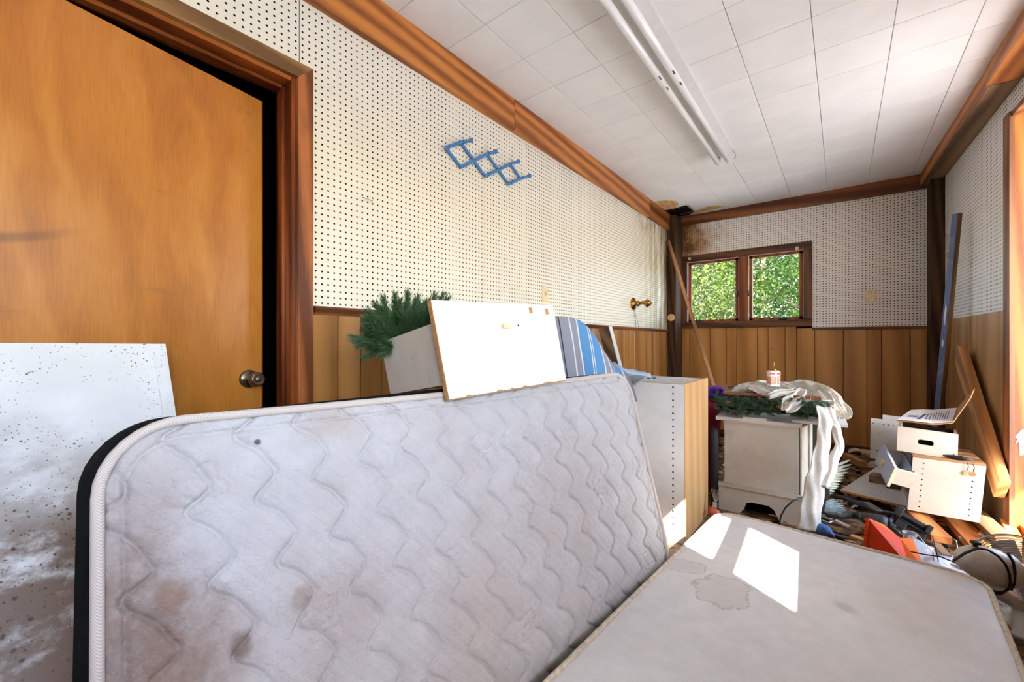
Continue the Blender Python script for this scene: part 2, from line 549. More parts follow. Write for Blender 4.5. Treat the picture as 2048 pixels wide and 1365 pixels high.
# floor: old strand board
t = NT('strand_board_floor')
v = t.coord('Object')
ch = t.voronoi(t.coord('Object', (14, 30, 1)), 1.0).outputs['Color']
bw = t.n('RGBToBW'); t.l(ch, bw.inputs[0])
f = t.math('MULTIPLY_ADD', bw.outputs[0], 0.5, t.math('MULTIPLY', t.noise(v, 4.0, 5, 0.65), 0.5))
c = t.ramp(f, [(0.25, lin((70, 50, 36))), (0.5, lin((118, 92, 68))), (0.75, lin((160, 134, 106)))])
t.bump(f, 0.4, 0.003)
M['floor'] = t.done(c, 0.8, 0.2)
floor = struct(MB().box(-3.2, 1.0, YB - 0.1, YE + 0.1, -0.12, 0.0).build('floor', M['floor'], origin=(0, 0, 0)), 'dirty strand board floor under the scattered junk')
M['tilegap'] = plain('tile_joint', (234, 233, 232), 0.9, 0.1)
ceiling = struct(MB().box(-1.9, 1.2, YB - 0.1, YE + 0.2, ZC + 0.012, ZC + 0.25).build('ceiling', M['tilegap'], origin=(0, 0, 0)), 'white square tile ceiling with a water damaged corner')
# 12 inch ceiling tiles
xl = [XL] + frange(-1.332, 0.52, 0.305)
xl.append(0.86)
yl = [YB] + [y for y in (2.073 + 0.305 * k for k in range(-13, 11)) if YB + 0.05 < y < YE - 0.1] + [YE]
tile_mesh = {}
def torn(x, y): return x < -1.32 and y > 4.75
for i in range(len(xl) - 1):
    for j in range(len(yl) - 1):
        x0, x1, y0, y1 = xl[i], xl[i + 1], yl[j], yl[j + 1]
        if torn((x0 + x1) / 2, (y0 + y1) / 2): continue
        w, h = x1 - x0 - 0.0022, y1 - y0 - 0.0022
        key = (round(w, 4), round(h, 4))
        if key not in tile_mesh:
            mb = MB().obox((0, 0, 0), (w, h, 0.012), None, 0.0022)
            me = bpy.data.meshes.new('ceiling_tile'); me.from_pydata(mb.v, [], mb.f); me.materials.append(M['tile'])
            tile_mesh[key] = me
        o = bpy.data.objects.new('ceiling_tile', tile_mesh[key])
        COL.objects.link(o); o.parent = ceiling
        o.location = ((x0 + x1) / 2, (y0 + y1) / 2, ZC + 0.006 + rnd.uniform(-0.0006, 0.0006))
# water damage: bare tan fibre where tile faces tore off, and a dark hole by the corner post
M['fibre'] = plain('torn_tile_fibre', (216, 172, 120), 0.9, 0.1, 0, 0.22, 26)
def ceil_patch(pts, z, name, mat, th=0.006):
    return MB().prism([at_z(x, y, z) for x, y in pts], (0, 0, th)).build(name, mat, ceiling)
ceil_patch([(1303, 406), (1322, 402.5), (1340, 401.5), (1352, 403), (1357, 408), (1355, 413), (1345, 418), (1330, 421), (1322, 419)], ZC - 0.004, 'torn_tile_patch', M['fibre'])
ceil_patch([(1388, 424), (1402, 418), (1420, 413), (1440, 411.5), (1447, 413), (1432, 418), (1405, 424.5), (1391, 427)], ZC - 0.004, 'torn_tile_patch', M['fibre'])
ceil_patch([(1326, 422), (1346, 419), (1372, 411.5), (1388, 424), (1376, 431), (1340, 436)], ZC - 0.005, 'rotten_gap', M['dark'], 0.003)
lumber('rotten_lath', at_z(1362, 429, ZC - 0.008), at_z(1387, 422.5, ZC - 0.008), 0.03, 0.006, M['oldwood'], parent=ceiling)
lumber('rotten_lath', at_z(1334, 424, ZC - 0.008), at_z(1371, 413.5, ZC - 0.008), 0.012, 0.006, M['post'], parent=ceiling)

# ---- left wall
DY0, DY1, DZ = -0.13, 0.705, 2.10         # door opening
mb = MB()
mb.box(XL - 0.13, XL - 0.014, YB, DY0, 0, ZC + 0.1)
mb.box(XL - 0.13, XL - 0.014, DY1, YE + 0.1, 0, ZC + 0.1)
mb.box(XL - 0.13, XL - 0.014, DY0, DY1, DZ, ZC + 0.1)
wall_left = struct(mb.build('wall_left', M['dark'], origin=(0, 0, 0)), 'long left wall of cream pegboard above brown wood panelling')
Pn = 0.0254
ys0 = at_x(598.5, 60, XL).y               # the panel joint left of the door head
row0 = at_x(619.6, 111.3, XL).z
rows = [z for z in (row0 + Pn * k for k in range(-60, 40)) if ZR + 0.012 < z < 2.50]
def peg_left(y0, y1, first):
    cols = [y for y in frange(first, y1 - 0.008, Pn) if y > y0 + 0.006]
    sk = lambda y, z: 'cut' if (y < DY1 + 0.02 and z < DZ) else False
    holed('pegboard_panel', (XL, 0, 0), (0, 1, 0), (0, 0, 1), (1, 0, 0), (y0, cols, y1), (ZR, rows, 2.52), 0.0041, 0.006, M['peg_l'], wall_left, sk)
c0 = at_x(591.6, 60, XL).y
peg_left(YB, ys0 - 0.0012, c0 - Pn * 100)
peg_left(ys0 + 0.0012, ys0 + 2.438, c0 + Pn)
peg_left(ys0 + 2.440, 5.0, c0 + Pn * 97)
# panelling planks: joints read off the photograph where it shows them, the same random widths between
gl_ = [at_x(x, 700, XL).y for x in (676.5, 721.5)]
far = [at_x(x, 700, XL).y for x in (1229, 1248, 1261, 1269, 1290, 1301, 1308, 1316)]
yy = gl_[-1]; pat = [0.105, 0.165, 0.075, 0.13, 0.1, 0.19]
k = 0
while yy + pat[k % 6] < far[0] - 0.05:
    yy += pat[k % 6]; gl_.append(yy); k += 1
edges = [DY1 + 0.03] + gl_ + far + [5.0]
for a, b in zip(edges[:-1], edges[1:]):
    MB().box(XL - 0.012, XL, a + 0.0016, b - 0.0016, 0.0, ZR - 0.02, 0.0022).build('plank', M['panel_l'], wall_left)
edges = [YB, -1.7, -1.5, -1.25, -1.0, -0.8, -0.55, -0.35, DY0 - 0.03]
for a, b in zip(edges[:-1], edges[1:]):
    MB().box(XL - 0.012, XL, a + 0.0016, b - 0.0016, 0.0, ZR - 0.02, 0.0022).build('plank', M['panel_l'], wall_left)
# moulded chair rail
def rail(y0, y1):
    prof = [(0, -0.030), (0.006, -0.030), (0.008, -0.022), (0.012, -0.016), (0.016, -0.006), (0.012, 0.0), (0.006, 0.004), (0, 0.004)]
    mb = MB().prism([(XL + x, y0, ZR + z) for x, z in prof], (0, y1 - y0, 0))
    return mb.build('chair_rail', M['rail'], wall_left)
rail(DY1 + 0.08, 2.9); rail(2.901, 5.0); rail(YB, DY0 - 0.07)
# ceiling beam boards along the left wall
bz0 = 2.425
def beam(name, y0, y1, off, m, z0=bz0):
    return struct(MB().box(XL - 0.002, XL + off, y0, y1, z0, ZC, 0.002).build(name, m, origin=(0, 0, 0)))
yj = at_x(1029, 245, XL + 0.03).y; yj2 = at_x(1299, 420, XL + 0.03).y
beam('trim_1', YB, yj - 0.001, 0.032, M['beam'])
beam('trim_2', yj + 0.001, yj2 - 0.001, 0.034, M['beam'])
beam('trim_3', yj2 + 0.001, 5.0, 0.032, wood('stained_beam_wood', (166, 98, 42), (84, 46, 20), 'y', 0.45, 0.9, 0.6))

# ---- end wall
WX0, WX1, WZ0, WZ1 = -1.546, -0.239, 1.262, 2.14
OX0, OX1, OZ0, OZ1 = WX0 + 0.05, WX1 - 0.05, WZ0 + 0.05, WZ1 - 0.05
mb = MB()
mb.box(-1.75, OX0, YE + 0.014, YE + 0.12, 0, ZC + 0.1)
mb.box(OX1, 0.95, YE + 0.014, YE + 0.12, 0, ZC + 0.1)
mb.box(OX0, OX1, YE + 0.014, YE + 0.12, 0, OZ0)
mb.box(OX0, OX1, YE + 0.014, YE + 0.12, OZ1, ZC + 0.1)
wall_end = struct(mb.build('wall_back', M['dark'], origin=(0, 0, 0)), 'end wall of pegboard over panelling with a two light window')
XS = at_y(1606, 450, YE).x
er0 = at_y(1849.5, 380.4, YE).z
erows = [z for z in (er0 - Pn * k for k in range(-6, 60)) if ZR + 0.01 < z < 2.60][::-1]
ec0 = at_y(1849.5, 400, YE).x
def skipw(x, z): return 'cut' if (x < WX1 - 0.012 and z < WZ1 - 0.012) else False
cols = [x for x in (ec0 - Pn * k for k in range(100)) if -1.545 < x < XS - 0.003][::-1]
holed('pegboard_panel', (0, YE, 0), (1, 0, 0), (0, 0, 1), (0, -1, 0), (-1.56, cols, XS - 0.0008), (ZR, erows, 2.60), 0.0047, 0.006, M['peg_e'], wall_end, skipw)
cols = [x for x in (ec0 - Pn * k for k in range(-2, 100)) if XS + 0.003 < x < 0.64][::-1]
holed('pegboard_panel', (0, YE, 0), (1, 0, 0), (0, 0, 1), (0, -1, 0), (XS + 0.0008, cols, 0.66), (ZR, erows, 2.60), 0.0047, 0.006, M['peg_e'], wall_end, skipw)
ge = [at_y(x, 720, YE).x for x in (1378, 1420, 1453, 1473, 1514.5, 1536, 1570, 1593, 1629.5, 1686.5, 1734, 1763, 1820.5)]
edges = [-1.56] + ge + [0.66]
for a, b in zip(edges[:-1], edges[1:]):
    MB().box(a + 0.0018, b - 0.0018, YE, YE + 0.012, 0.0, ZR - 0.004 if b > WX1 + 0.02 else WZ0 + 0.002, 0.0024).build('plank', M['panel_e'], wall_end)
MB().box(WX1 + 0.001, 0.62, YE - 0.009, YE, ZR - 0.024, ZR + 0.004, 0.003).build('chair_rail', M['rail_x'], wall_end)
struct(MB().box(-1.53, 0.6, YE - 0.012, YE, 0.0, 0.085, 0.003).build('baseboard_end', wood('dark_red_baseboard', (104, 50, 30), (64, 28, 18), 'x', 0.5), origin=(0, 0, 0)))
# ceiling board along the end wall
ebz = at_y(1854, 377, YE - 0.02).z
struct(MB().hexa([(-1.60, YE - 0.04, ebz + 0.035), (0.62, YE - 0.04, ebz), (0.62, YE, ebz), (-1.60, YE, ebz + 0.035),
                  (-1.60, YE - 0.04, ZC), (0.62, YE - 0.04, ZC), (0.62, YE, ZC), (-1.60, YE, ZC)]).build('trim_4', M['beam_end'], origin=(0, 0, 0)))
# corner posts
struct(MB().box(XL - 0.002, -1.53, 5.0, YE + 0.01, 0, 2.60, 0.003).build('trim_5', M['post'], origin=(0, 0, 0)), 'dark corner post left of the end window')
struct(MB().box(0.60, XR(5.05) + 0.01, 5.06, YE + 0.01, 0, 2.53, 0.003).build('trim_6', M['post'], origin=(0, 0, 0)), 'dark corner post right of the end window')

# window in the end wall
win = struct(MB().box(WX0, WX1, YE - 0.022, YE - 0.001, WZ1 - 0.075, WZ1, 0.003).build('window_1', M['wtrim'], origin=(0, 0, 0)), 'two light wooden casement window looking onto trees')
MB().box(WX0, WX1, YE - 0.022, YE - 0.001, WZ0, WZ0 + 0.075, 0.003).build('bottom_trim', M['wtrim'], win)
MB().box(WX0, WX0 + 0.075, YE - 0.022, YE - 0.001, WZ0 + 0.076, WZ1 - 0.076, 0.003).build('side_trim', M['wtrim_z'], win)
MB().box(WX1 - 0.075, WX1, YE - 0.022, YE - 0.001, WZ0 + 0.076, WZ1 - 0.076, 0.003).build('side_trim', M['wtrim_z'], win)
ML, MR = -0.915, -0.82
MB().box(ML, MR, YE - 0.018, YE + 0.06, WZ0 + 0.076, WZ1 - 0.076, 0.003).build('mullion', M['sash'], win)
fr = MB()
fr.box(WX0 + 0.055, WX1 - 0.055, YE - 0.002, YE + 0.1, WZ0 + 0.05, WZ0 + 0.076)
fr.box(WX0 + 0.055, WX1 - 0.055, YE - 0.002, YE + 0.1, WZ1 - 0.076, WZ1 - 0.05)
fr.box(WX0 + 0.055, WX0 + 0.076, YE - 0.002, YE + 0.1, WZ0 + 0.05, WZ1 - 0.05)
fr.box(WX1 - 0.076, WX1 - 0.055, YE - 0.002, YE + 0.1, WZ0 + 0.05, WZ1 - 0.05)
fr.build('frame', M['sash'], win)
M['strip'] = plain('weather_strip', (206, 204, 200), 0.4)
for (a, b) in ((WX0 + 0.076, ML), (MR, WX1 - 0.076)):
    z0, z1 = WZ0 + 0.076, WZ1 - 0.076
    s = MB(); w = 0.032
    s.box(a + 0.008, a + 0.008 + w, YE + 0.02, YE + 0.055, z0, z1); s.box(b - w - 0.004, b - 0.004, YE + 0.02, YE + 0.055, z0, z1)
    s.box(a + 0.008, b - 0.004, YE + 0.02, YE + 0.055, z0, z0 + w - 0.005); s.box(a + 0.008, b - 0.004, YE + 0.02, YE + 0.055, z1 - w, z1)
    so = s.build('sash', M['sash'], win)
    MB().box(a + 0.035, b - 0.032, YE + 0.036, YE + 0.040, z0 + 0.024, z1 - 0.03).build('pane', M['glass'], so)
    st = MB(); st.box(a + 0.001, a + 0.006, YE - 0.006, YE + 0.02, z0, z1); st.box(a, b, YE - 0.006, YE + 0.02, z1 - 0.006, z1 - 0.001)
    st.build('weather_strip', M['strip'], win)
    # crank and side latch
    cx = a + 0.13 if a < -1 else b - 0.17
    ck = MB().box(cx - 0.05, cx + 0.03, YE - 0.026, YE - 0.005, z0 - 0.004, z0 + 0.012, 0.003)
    ck.tube([(cx - 0.02, YE - 0.026, z0 + 0.012), (cx, YE - 0.036, z0 + 0.022), (cx + 0.03, YE - 0.038, z0 + 0.014), (cx + 0.07, YE - 0.036, z0 + 0.012)], [0.006, 0.006, 0.005, 0.006])
    ck.build('crank', M['black'], win)
    lx = b - 0.012 if a < -1 else a + 0.006
    MB().box(lx - 0.006, lx + 0.008, YE - 0.028, YE - 0.002, 1.61, 1.67, 0.003).tube([(lx, YE - 0.028, 1.64), (lx, YE - 0.045, 1.655), (lx, YE - 0.05, 1.68)], 0.005).build('latch', M['black'], win)
for px_, py_ in ((1379, 518), (1594, 497)):
    p = at_y(px_, py_, YE - 0.03)
    MB().box(p.x - 0.015, p.x + 0.015, p.y - 0.012, p.y + 0.012, p.z - 0.016, p.z + 0.016, 0.003).build('shade_bracket', M['plate'], win)

# ---- right wall, slightly out of square
rn = Vector((-1, -0.04, 0)).normalized()          # inward normal
rw = Vector((0.04, -1, 0)).normalized()           # along the wall towards the camera
RO = Vector((XR(YE), YE, 0))
def RW(Y, z, off=0.0):
    return RO + rw * ((YE - Y) / -rw.y) + rn * off + Vector((0, 0, z))
def rwbox(mb, Ya, Yb, z0, z1, o0, o1):
    """box on the right wall between two Y, two heights and two offsets (positive = into the room)"""
    c = [RW(Ya, z0, o0), RW(Ya, z0, o1), RW(Yb, z0, o1), RW(Yb, z0, o0)]
    c += [RW(Ya, z1, o0), RW(Ya, z1, o1), RW(Yb, z1, o1), RW(Yb, z1, o0)]
    n = (c[1] - c[0]).cross(c[3] - c[0])
    if n.z < 0: c = [c[3], c[2], c[1], c[0], c[7], c[6], c[5], c[4]]
    return mb.hexa(c)
JY, JY0, HZ = 3.53, 2.74, 2.36                     # door opening in the right wall
VY0, VY1, VZ0, VZ1 = 0.872, 1.335, 1.37, 1.985      # glass of the window beside the camera
UY0, UY1, UZ0, UZ1 = -1.2, 0.46, 1.15, 2.15       # wide window added behind the camera for fill light
mb = MB()
rwbox(mb, YE + 0.1, JY + 0.04, 0, ZC + 0.1, -0.014, -0.13)
rwbox(mb, JY + 0.04, JY0 - 0.04, HZ + 0.04, ZC + 0.1, -0.014, -0.13)
rwbox(mb, JY0 - 0.04, VY1 + 0.12, 0, ZC + 0.1, -0.014, -0.13)
rwbox(mb, VY1 + 0.12, VY0 - 0.22, 0, VZ0 - 0.08, -0.014, -0.13)
rwbox(mb, VY1 + 0.12, VY0 - 0.22, VZ1 + 0.24, ZC + 0.1, -0.014, -0.13)
rwbox(mb, VY0 - 0.22, UY1, 0, ZC + 0.1, -0.014, -0.13)
rwbox(mb, UY1, UY0, 0, UZ0, -0.014, -0.13)
rwbox(mb, UY1, UY0, UZ1, ZC + 0.1, -0.014, -0.13)
rwbox(mb, UY0, YB - 0.1, 0, ZC + 0.1, -0.014, -0.13)
wall_right = struct(mb.build('wall_right', M['dark'], origin=(0, 0, 0)), 'right wall of pegboard and tan panelling with an open doorway')
rr0 = at_plane(2002, 616.8, RO, rn).z
rrows = [z for z in (rr0 + Pn * k for k in range(-4, 60)) if ZR + 0.02 < z < 2.54]
ZRR = at_plane(2003, 622, RO, rn).z
def peg_right(Ya, Yb, z0, z1):
    rws = [z for z in rrows if z0 + 0.008 < z < z1 - 0.006]
    L = (Ya - Yb) / -rw.y
    cols = frange(0.014, L - 0.006, Pn)
    o = RW(Ya, 0, 0.0)
    holed('pegboard_panel', o, rw, (0, 0, 1), rn, (0, cols, L), (z0, rws, z1), 0.0047, 0.006, M['peg_r'], wall_right)
peg_right(5.06, 3.62, ZRR, 2.56)
peg_right(3.62, 2.65, HZ + 0.03, 2.56)
rwbox(MB(), 2.65, VY1 + 0.07, ZR, 2.56, 0, -0.006).build('board_panel', M['peg_r'], wall_right)
rwbox(MB(), VY1 + 0.07, VY0 - 0.07, VZ1 + 0.25, 2.56, 0, -0.006).build('board_panel', M['peg_r'], wall_right)
rwbox(MB(), VY0 - 0.07, UY1 + 0.07, ZR, 2.56, 0, -0.006).build('board_panel', M['peg_r'], wall_right)
rwbox(MB(), UY1 + 0.07, UY0 - 0.07, UZ1 + 0.07, 2.56, 0, -0.006).build('board_panel', M['peg_r'], wall_right)
rwbox(MB(), UY0 - 0.07, YB, ZR, 2.56, 0, -0.006).build('board_panel', M['peg_r'], wall_right)
gr_ = [at_plane(x, 700, RO, rn).y for x in (1905, 1916, 1938.6, 1951.8, 1960.8, 1975, 2001)]
edges = [5.06] + gr_ + [3.62]
for a, b in zip(edges[:-1], edges[1:]):
    rwbox(MB(), a - 0.0016, b + 0.0016, 0, ZRR, 0.0, -0.01).build('plank', M['panel_r'], wall_right)
edges = [2.63, 2.45, 2.28, 2.1, 1.9, 1.75, 1.55, 1.3, 1.15, 0.9, 0.7, 0.58, 0.3, 0.0, -0.4, -0.8, -1.2, -1.6, YB]
for a, b in zip(edges[:-1], edges[1:]):
    rwbox(MB(), a - 0.0016, b + 0.0016, 0, ZR if a > 0.5 else UZ0 - 0.07, 0.0, -0.01).build('plank', M['panel_r'], wall_right)
# beam boxed along the right wall
rb = MB()
zb = 2.515
def rbeam(Ya, Yb, o, z0, name, m):
    mb = MB(); rwbox(mb, Ya, Yb, z0, ZC, 0.0, o)
    return struct(mb.build(name, m, origin=(0, 0, 0)))
rbeam(YE - 0.02, 3.42, 0.128, zb, 'trim_7', M['beam'])
mb = MB(); rwbox(mb, YE - 0.02, 3.42, zb - 0.004, zb, 0.004, 0.124)
mb.build('grey_underside', M['beam_grey'], bpy.data.objects['trim_7'])  # underside faced in a greyer brown than the beam
rbeam(3.419, YB, 0.132, zb - 0.001, 'trim_8', M['beam'])
# doorway in the right wall: casing, fir jamb, head and threshold
cs = MB(); rwbox(cs, JY + 0.10, JY, 0.0, HZ + 0.03, 0.0, 0.02)
dj = struct(cs.build('trim_9', M['fir_case'], origin=(0, 0, 0)), 'tall brown casing board of the sunlit doorway')
mb = MB(); rwbox(mb, JY + 0.04, JY + 0.003, 0.0, HZ, 0.0, -0.14)
struct(mb.build('trim_10', M['fir'], origin=(0, 0, 0)), 'orange fir jamb lit by daylight in the doorway')
mb = MB(); rwbox(mb, JY + 0.04, JY0 - 0.04, HZ, HZ + 0.03, 0.012, -0.14)
struct(mb.build('trim_11', M['fir_case'], origin=(0, 0, 0)))
mb = MB(); rwbox(mb, JY0, JY0 - 0.04, 0.0, HZ, 0.0, -0.14)
struct(mb.build('trim_12', M['fir'], origin=(0, 0, 0)))
mb = MB(); rwbox(mb, JY0, JY0 - 0.10, 0.0, HZ + 0.03, 0.0, 0.02)
struct(mb.build('trim_13', M['fir_case'], origin=(0, 0, 0)))
mb = MB(); rwbox(mb, JY, JY0, 0.0, 0.095, -0.02, -0.16)
struct(mb.build('trim_14', M['fir'], origin=(0, 0, 0)), 'raised timber threshold of the doorway')
# window beside the camera: thin sash boards around two lights
def side_window(name, y1, y0, z0, z1, rails, label, ex, pl=-0.002):
    w = MB(); rwbox(w, y1 + ex, y0 - ex, z1, z1 + ex, 0.012, pl)
    w = struct(w.build(name, M['fir_case'], origin=(0, 0, 0)), label)
    mb = MB(); rwbox(mb, y1 + ex, y0 - ex, z0 - ex * 0.6, z0, 0.025, pl); mb.build('sill', M['fir_case'], w)
    for a, b in ((y1 + ex, y1), (y0, y0 - ex)):
        mb = MB(); rwbox(mb, a, b, z0, z1, 0.012, pl); mb.build('side_trim', M['fir_case'], w)
    z = z0
    for r0, r1 in rails + [(z1, z1)]:
        if r1 > r0:
            mb = MB(); rwbox(mb, y1, y0, r0, r1, 0.005, pl); mb.build('meeting_rail', M['fir_case'], w)
        mb = MB(); rwbox(mb, y1, y0, z, r0, pl + 0.001, pl + 0.004); mb.build('pane', M['glass'], w)
        z = r1
    return w
side_window('window_2', VY1, VY0, VZ0, VZ1, [(1.607, 1.712)], 'sash window in the right wall beside the camera', 0.25)
side_window('added_window', UY1, UY0, UZ0, UZ1, [], 'added wide window behind the camera letting in fill daylight', 0.09)  # added out of view as a source of side fill light

# ---- wall behind the camera
struct(MB().box(-1.75, 1.1, YB - 0.1, YB, 0, ZC + 0.1).build('wall_front', M['peg_r'], origin=(0, 0, 0)), 'closed wall behind the camera')

# ---- dark room behind the ajar door
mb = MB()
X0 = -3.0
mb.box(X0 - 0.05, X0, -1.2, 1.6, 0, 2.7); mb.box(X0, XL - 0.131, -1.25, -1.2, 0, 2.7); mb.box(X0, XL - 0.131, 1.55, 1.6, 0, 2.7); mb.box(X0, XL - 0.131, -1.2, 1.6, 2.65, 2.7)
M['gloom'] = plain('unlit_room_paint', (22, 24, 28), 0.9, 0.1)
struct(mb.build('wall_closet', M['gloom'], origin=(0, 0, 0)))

# door, casing and jambs
t = NT('luan_door_veneer')
v = t.coord('Object', (1, 1, 1))
warp = t.noise(t.coord('Object', (2.2, 2.2, 0.8)), 1.5, 3, 0.5)
vv = t.n('VectorMath', operation='MULTIPLY_ADD')
cb = t.n('CombineXYZ'); t.l(warp, cb.inputs[0]); t.l(warp, cb.inputs[1]); t.l(warp, cb.inputs[2])
t.l(cb.outputs[0], vv.inputs[0]); vv.inputs[1].default_value = (0.55, 0.55, 0.9); t.l(v, vv.inputs[2])
mp = t.n('Mapping'); mp.inputs['Scale'].default_value = (3.2, 3.2, 0.75); t.l(vv.outputs[0], mp.inputs[0])
b1 = t.wave(mp.outputs[0], 0.9, 3.0, 3.0, 'DIAGONAL', 0.8)
b2 = t.noise(mp.outputs[0], 1.2, 4, 0.6, 0.8)
fine = t.noise(t.coord('Object', (60, 60, 5)), 3.0, 2, 0.6)
f = t.math('MULTIPLY_ADD', b2, 0.62, t.math('MULTIPLY', b1, 0.10))
f = t.math('MULTIPLY_ADD', fine, 0.26, f)
c = t.ramp(f, [(0.28, lin((158, 94, 32))), (0.5, lin((190, 120, 46))), (0.74, lin((206, 142, 66)))])
gr = t.step(t.noise(t.coord('Object', (3, 3, 9)), 1.6, 5, 0.65), 0.6, 0.75)
c = t.mix(t.math('MULTIPLY', gr, 0.25), c, lin((96, 62, 34)))
so_ = t.n('SeparateXYZ'); t.l(v, so_.inputs[0])
arc = t.math('MULTIPLY_ADD', t.math('MULTIPLY', so_.outputs[1], so_.outputs[1]), -0.9, so_.outputs[2])
sm = t.math('SUBTRACT', 1.0, t.step(t.math('ABSOLUTE', t.math('SUBTRACT', arc, 1.35)), 0.004, 0.02))
sm = t.math('MULTIPLY', sm, t.math('SUBTRACT', 1.0, t.step(so_.outputs[1], 0.15, 0.30)))
c = t.mix(t.math('MULTIPLY', sm, 0.45), c, lin((66, 46, 30)))
t.bump(f, 0.05, 0.0008)
M['door'] = t.done(c, 0.32, 0.45)
free = at_z(523.5, 203, 2.03)                    # top of the free edge
ddir = Vector((-0.194, 0.981, 0)).normalized()
hinge = Vector((free.x, free.y, 0)) - ddir * 0.775
dn = Vector((ddir.y, -ddir.x, 0))                # towards the room
door = MB().para(hinge + Vector((0, 0, 0.012)), ddir * 0.775, -dn * 0.036, (0, 0, 2.018)).build('door_1', M['door'], origin=tuple(hinge))
struct(door, 'orange brown flush wooden door standing ajar')
MB().para(Vector((free.x, free.y, 0.013)) - dn * 0.0355 + ddir * 0.0002, ddir * 0.0012, dn * 0.035, (0, 0, 2.016)).build('edge_strip', M['jamb'], door)
kp = at_plane(497, 758, hinge, dn)
k = MB().lathe(kp, dn, [(0, 0.034), (0.004, 0.034), (0.009, 0.030), (0.012, 0.016), (0.030, 0.014)], 24)
M['knob'] = plain('worn_bronze', (122, 110, 94), 0.3, 0.5, 0.9)
knb = k.build('rosette', M['knob'], door, True)
MB().lathe(kp + dn * 0.028, dn, [(0, 0.014), (0.006, 0.023), (0.014, 0.027), (0.026, 0.027), (0.034, 0.024), (0.036, 0.019), (0.034, 0.016), (0.034, 0.008), (0.037, 0.006)], 24).build('knob', M['knob'], door, True)
CX = XL + 0.026
ci, co_ = 0.715, 0.772
mb = MB().prism([(CX, co_, 0), (CX, co_, 2.163), (CX, ci, 2.106), (CX, ci, 0)], (-0.026, 0, 0))
struct(mb.build('trim_15', M['casing'], origin=(0, 0, 0)), 'scuffed brown side casing of the ajar door')
mb = MB().prism([(CX, co_, 2.163), (CX, ci, 2.106), (CX, DY0 - 0.01, 2.106), (CX, DY0 - 0.067, 2.163)], (-0.026, 0, 0))
struct(mb.build('trim_16', M['casing_h'], origin=(0, 0, 0)), 'weathered head casing above the ajar door')
mb = MB().prism([(CX, DY0 - 0.01, 0), (CX, DY0 - 0.01, 2.106), (CX, DY0 - 0.067, 2.163), (CX, DY0 - 0.067, 0)], (-0.026, 0, 0))
struct(mb.build('trim_17', M['casing'], origin=(0, 0, 0)))
mb = MB().box(XL - 0.13, XL + 0.004, 0.7, ci + 0.001, 0, 2.108, 0.002)
mb.box(XL - 0.085, XL - 0.05, 0.688, 0.7, 0, 2.09, 0.002)
struct(mb.build('trim_18', M['jamb'], origin=(0, 0, 0)))
mb = MB().box(XL - 0.13, XL + 0.004, DY0 - 0.005, 0.699, 2.092, 2.108, 0.002)
mb.box(XL - 0.085, XL - 0.05, DY0, 0.688, 2.078, 2.092, 0.002)
struct(mb.build('trim_19', M['jamb_h'], origin=(0, 0, 0)))
mb = MB().box(XL - 0.13, XL + 0.004, DY0 - 0.02, DY0 - 0.003, 0, 2.108, 0.002)
struct(mb.build('trim_20', M['jamb'], origin=(0, 0, 0)))

# ---- outside: added sun-blocking roof over the side door, ground, trees
M['grass'] = plain('gravel_yard', (158, 156, 152), 0.9, 0.1, 0, 0.12, 3.0)
struct(MB().box(-40, 40, -40, 60, -0.5, -0.3).build('ground', M['grass'], origin=(0, 0, 0)), 'gravel yard outside')
struct(MB().box(1.3, 9.0, -8.0, 0.8, -0.3, -0.22).build('bounce_slab', plain('pale_bounce_surface', (214, 212, 208), 0.9, 0.1, 0, 0.06, 2.0), origin=(0, 0, 0)), 'added pale slab outside bouncing sunlight up to the ceiling')  # added reflector, pale so sunlight bounces onto the ceiling
struct(MB().box(0.92, 2.70, 1.06, 4.8, 2.50, 2.56).build('sun_block_roof', M['oldwood'], origin=(0, 0, 0)), 'added unseen roof keeping direct sun out of the side doorway')  # added out of view to block direct sun at the doorway
struct(MB().prism([(0.98, -2.8, 2.30), (0.98, 0.52, 2.30), (2.1, -0.25, 2.30), (2.1, -2.8, 2.30)], (0, 0, 0.04)).build('sun_blocker', M['oldwood'], origin=(0, 0, 0)), 'added unseen panel keeping direct sun out of the added window')  # added out of view, cut to block sun at one window only
# ------------------------------------------------------------------ the two mattresses
PHI = math.radians(6.7)
hv = Vector((math.sin(PHI), math.cos(PHI), 0))          # along the standing mattress, away from the camera
nv = Vector((-math.cos(PHI), math.sin(PHI), 0))         # its back side
LEAN = math.radians(14.6)
UL, UW, UT, UR_ = 1.640, 0.992, 0.15, 0.11
UP = Vector((-0.550, 1.71, 0)) - hv * UL                # foot of the near end, front face
B0 = 0.25
def ups(b):
    """front-face profile: upright at the foot, then leaning back"""
    if b <= B0 - 0.08: return 0.0, b, 0.0
    if b >= B0 + 0.08: ang = LEAN
    else: ang = LEAN * (b - B0 + 0.08) / 0.16
    x0 = 0.0; z0 = B0 - 0.08
    if b > B0 + 0.08:
        n = 8
        for i in range(n):
            a = LEAN * (i + 0.5) / n; x0 += math.sin(a) * 0.16 / n; z0 += math.cos(a) * 0.16 / n
        r = b - B0 - 0.08
        return x0 + math.sin(LEAN) * r, z0 + math.cos(LEAN) * r, LEAN
    r = b - B0 + 0.08
    return math.sin(ang / 2) * r, z0 + math.cos(ang / 2) * r, ang
def um(a, b, d=0.0):
    s, z, ang = ups(b)
    sag = -0.010 * math.sin(math.pi * min(1, max(0, a / UL))) * max(0, (b - 0.5) / 0.5)
    p = UP + hv * a + nv * s
    nrm = -nv * math.cos(ang) + Vector((0, 0, math.sin(ang)))
    return Vector((p.x, p.y, z + sag + 0.004)) + nrm * d
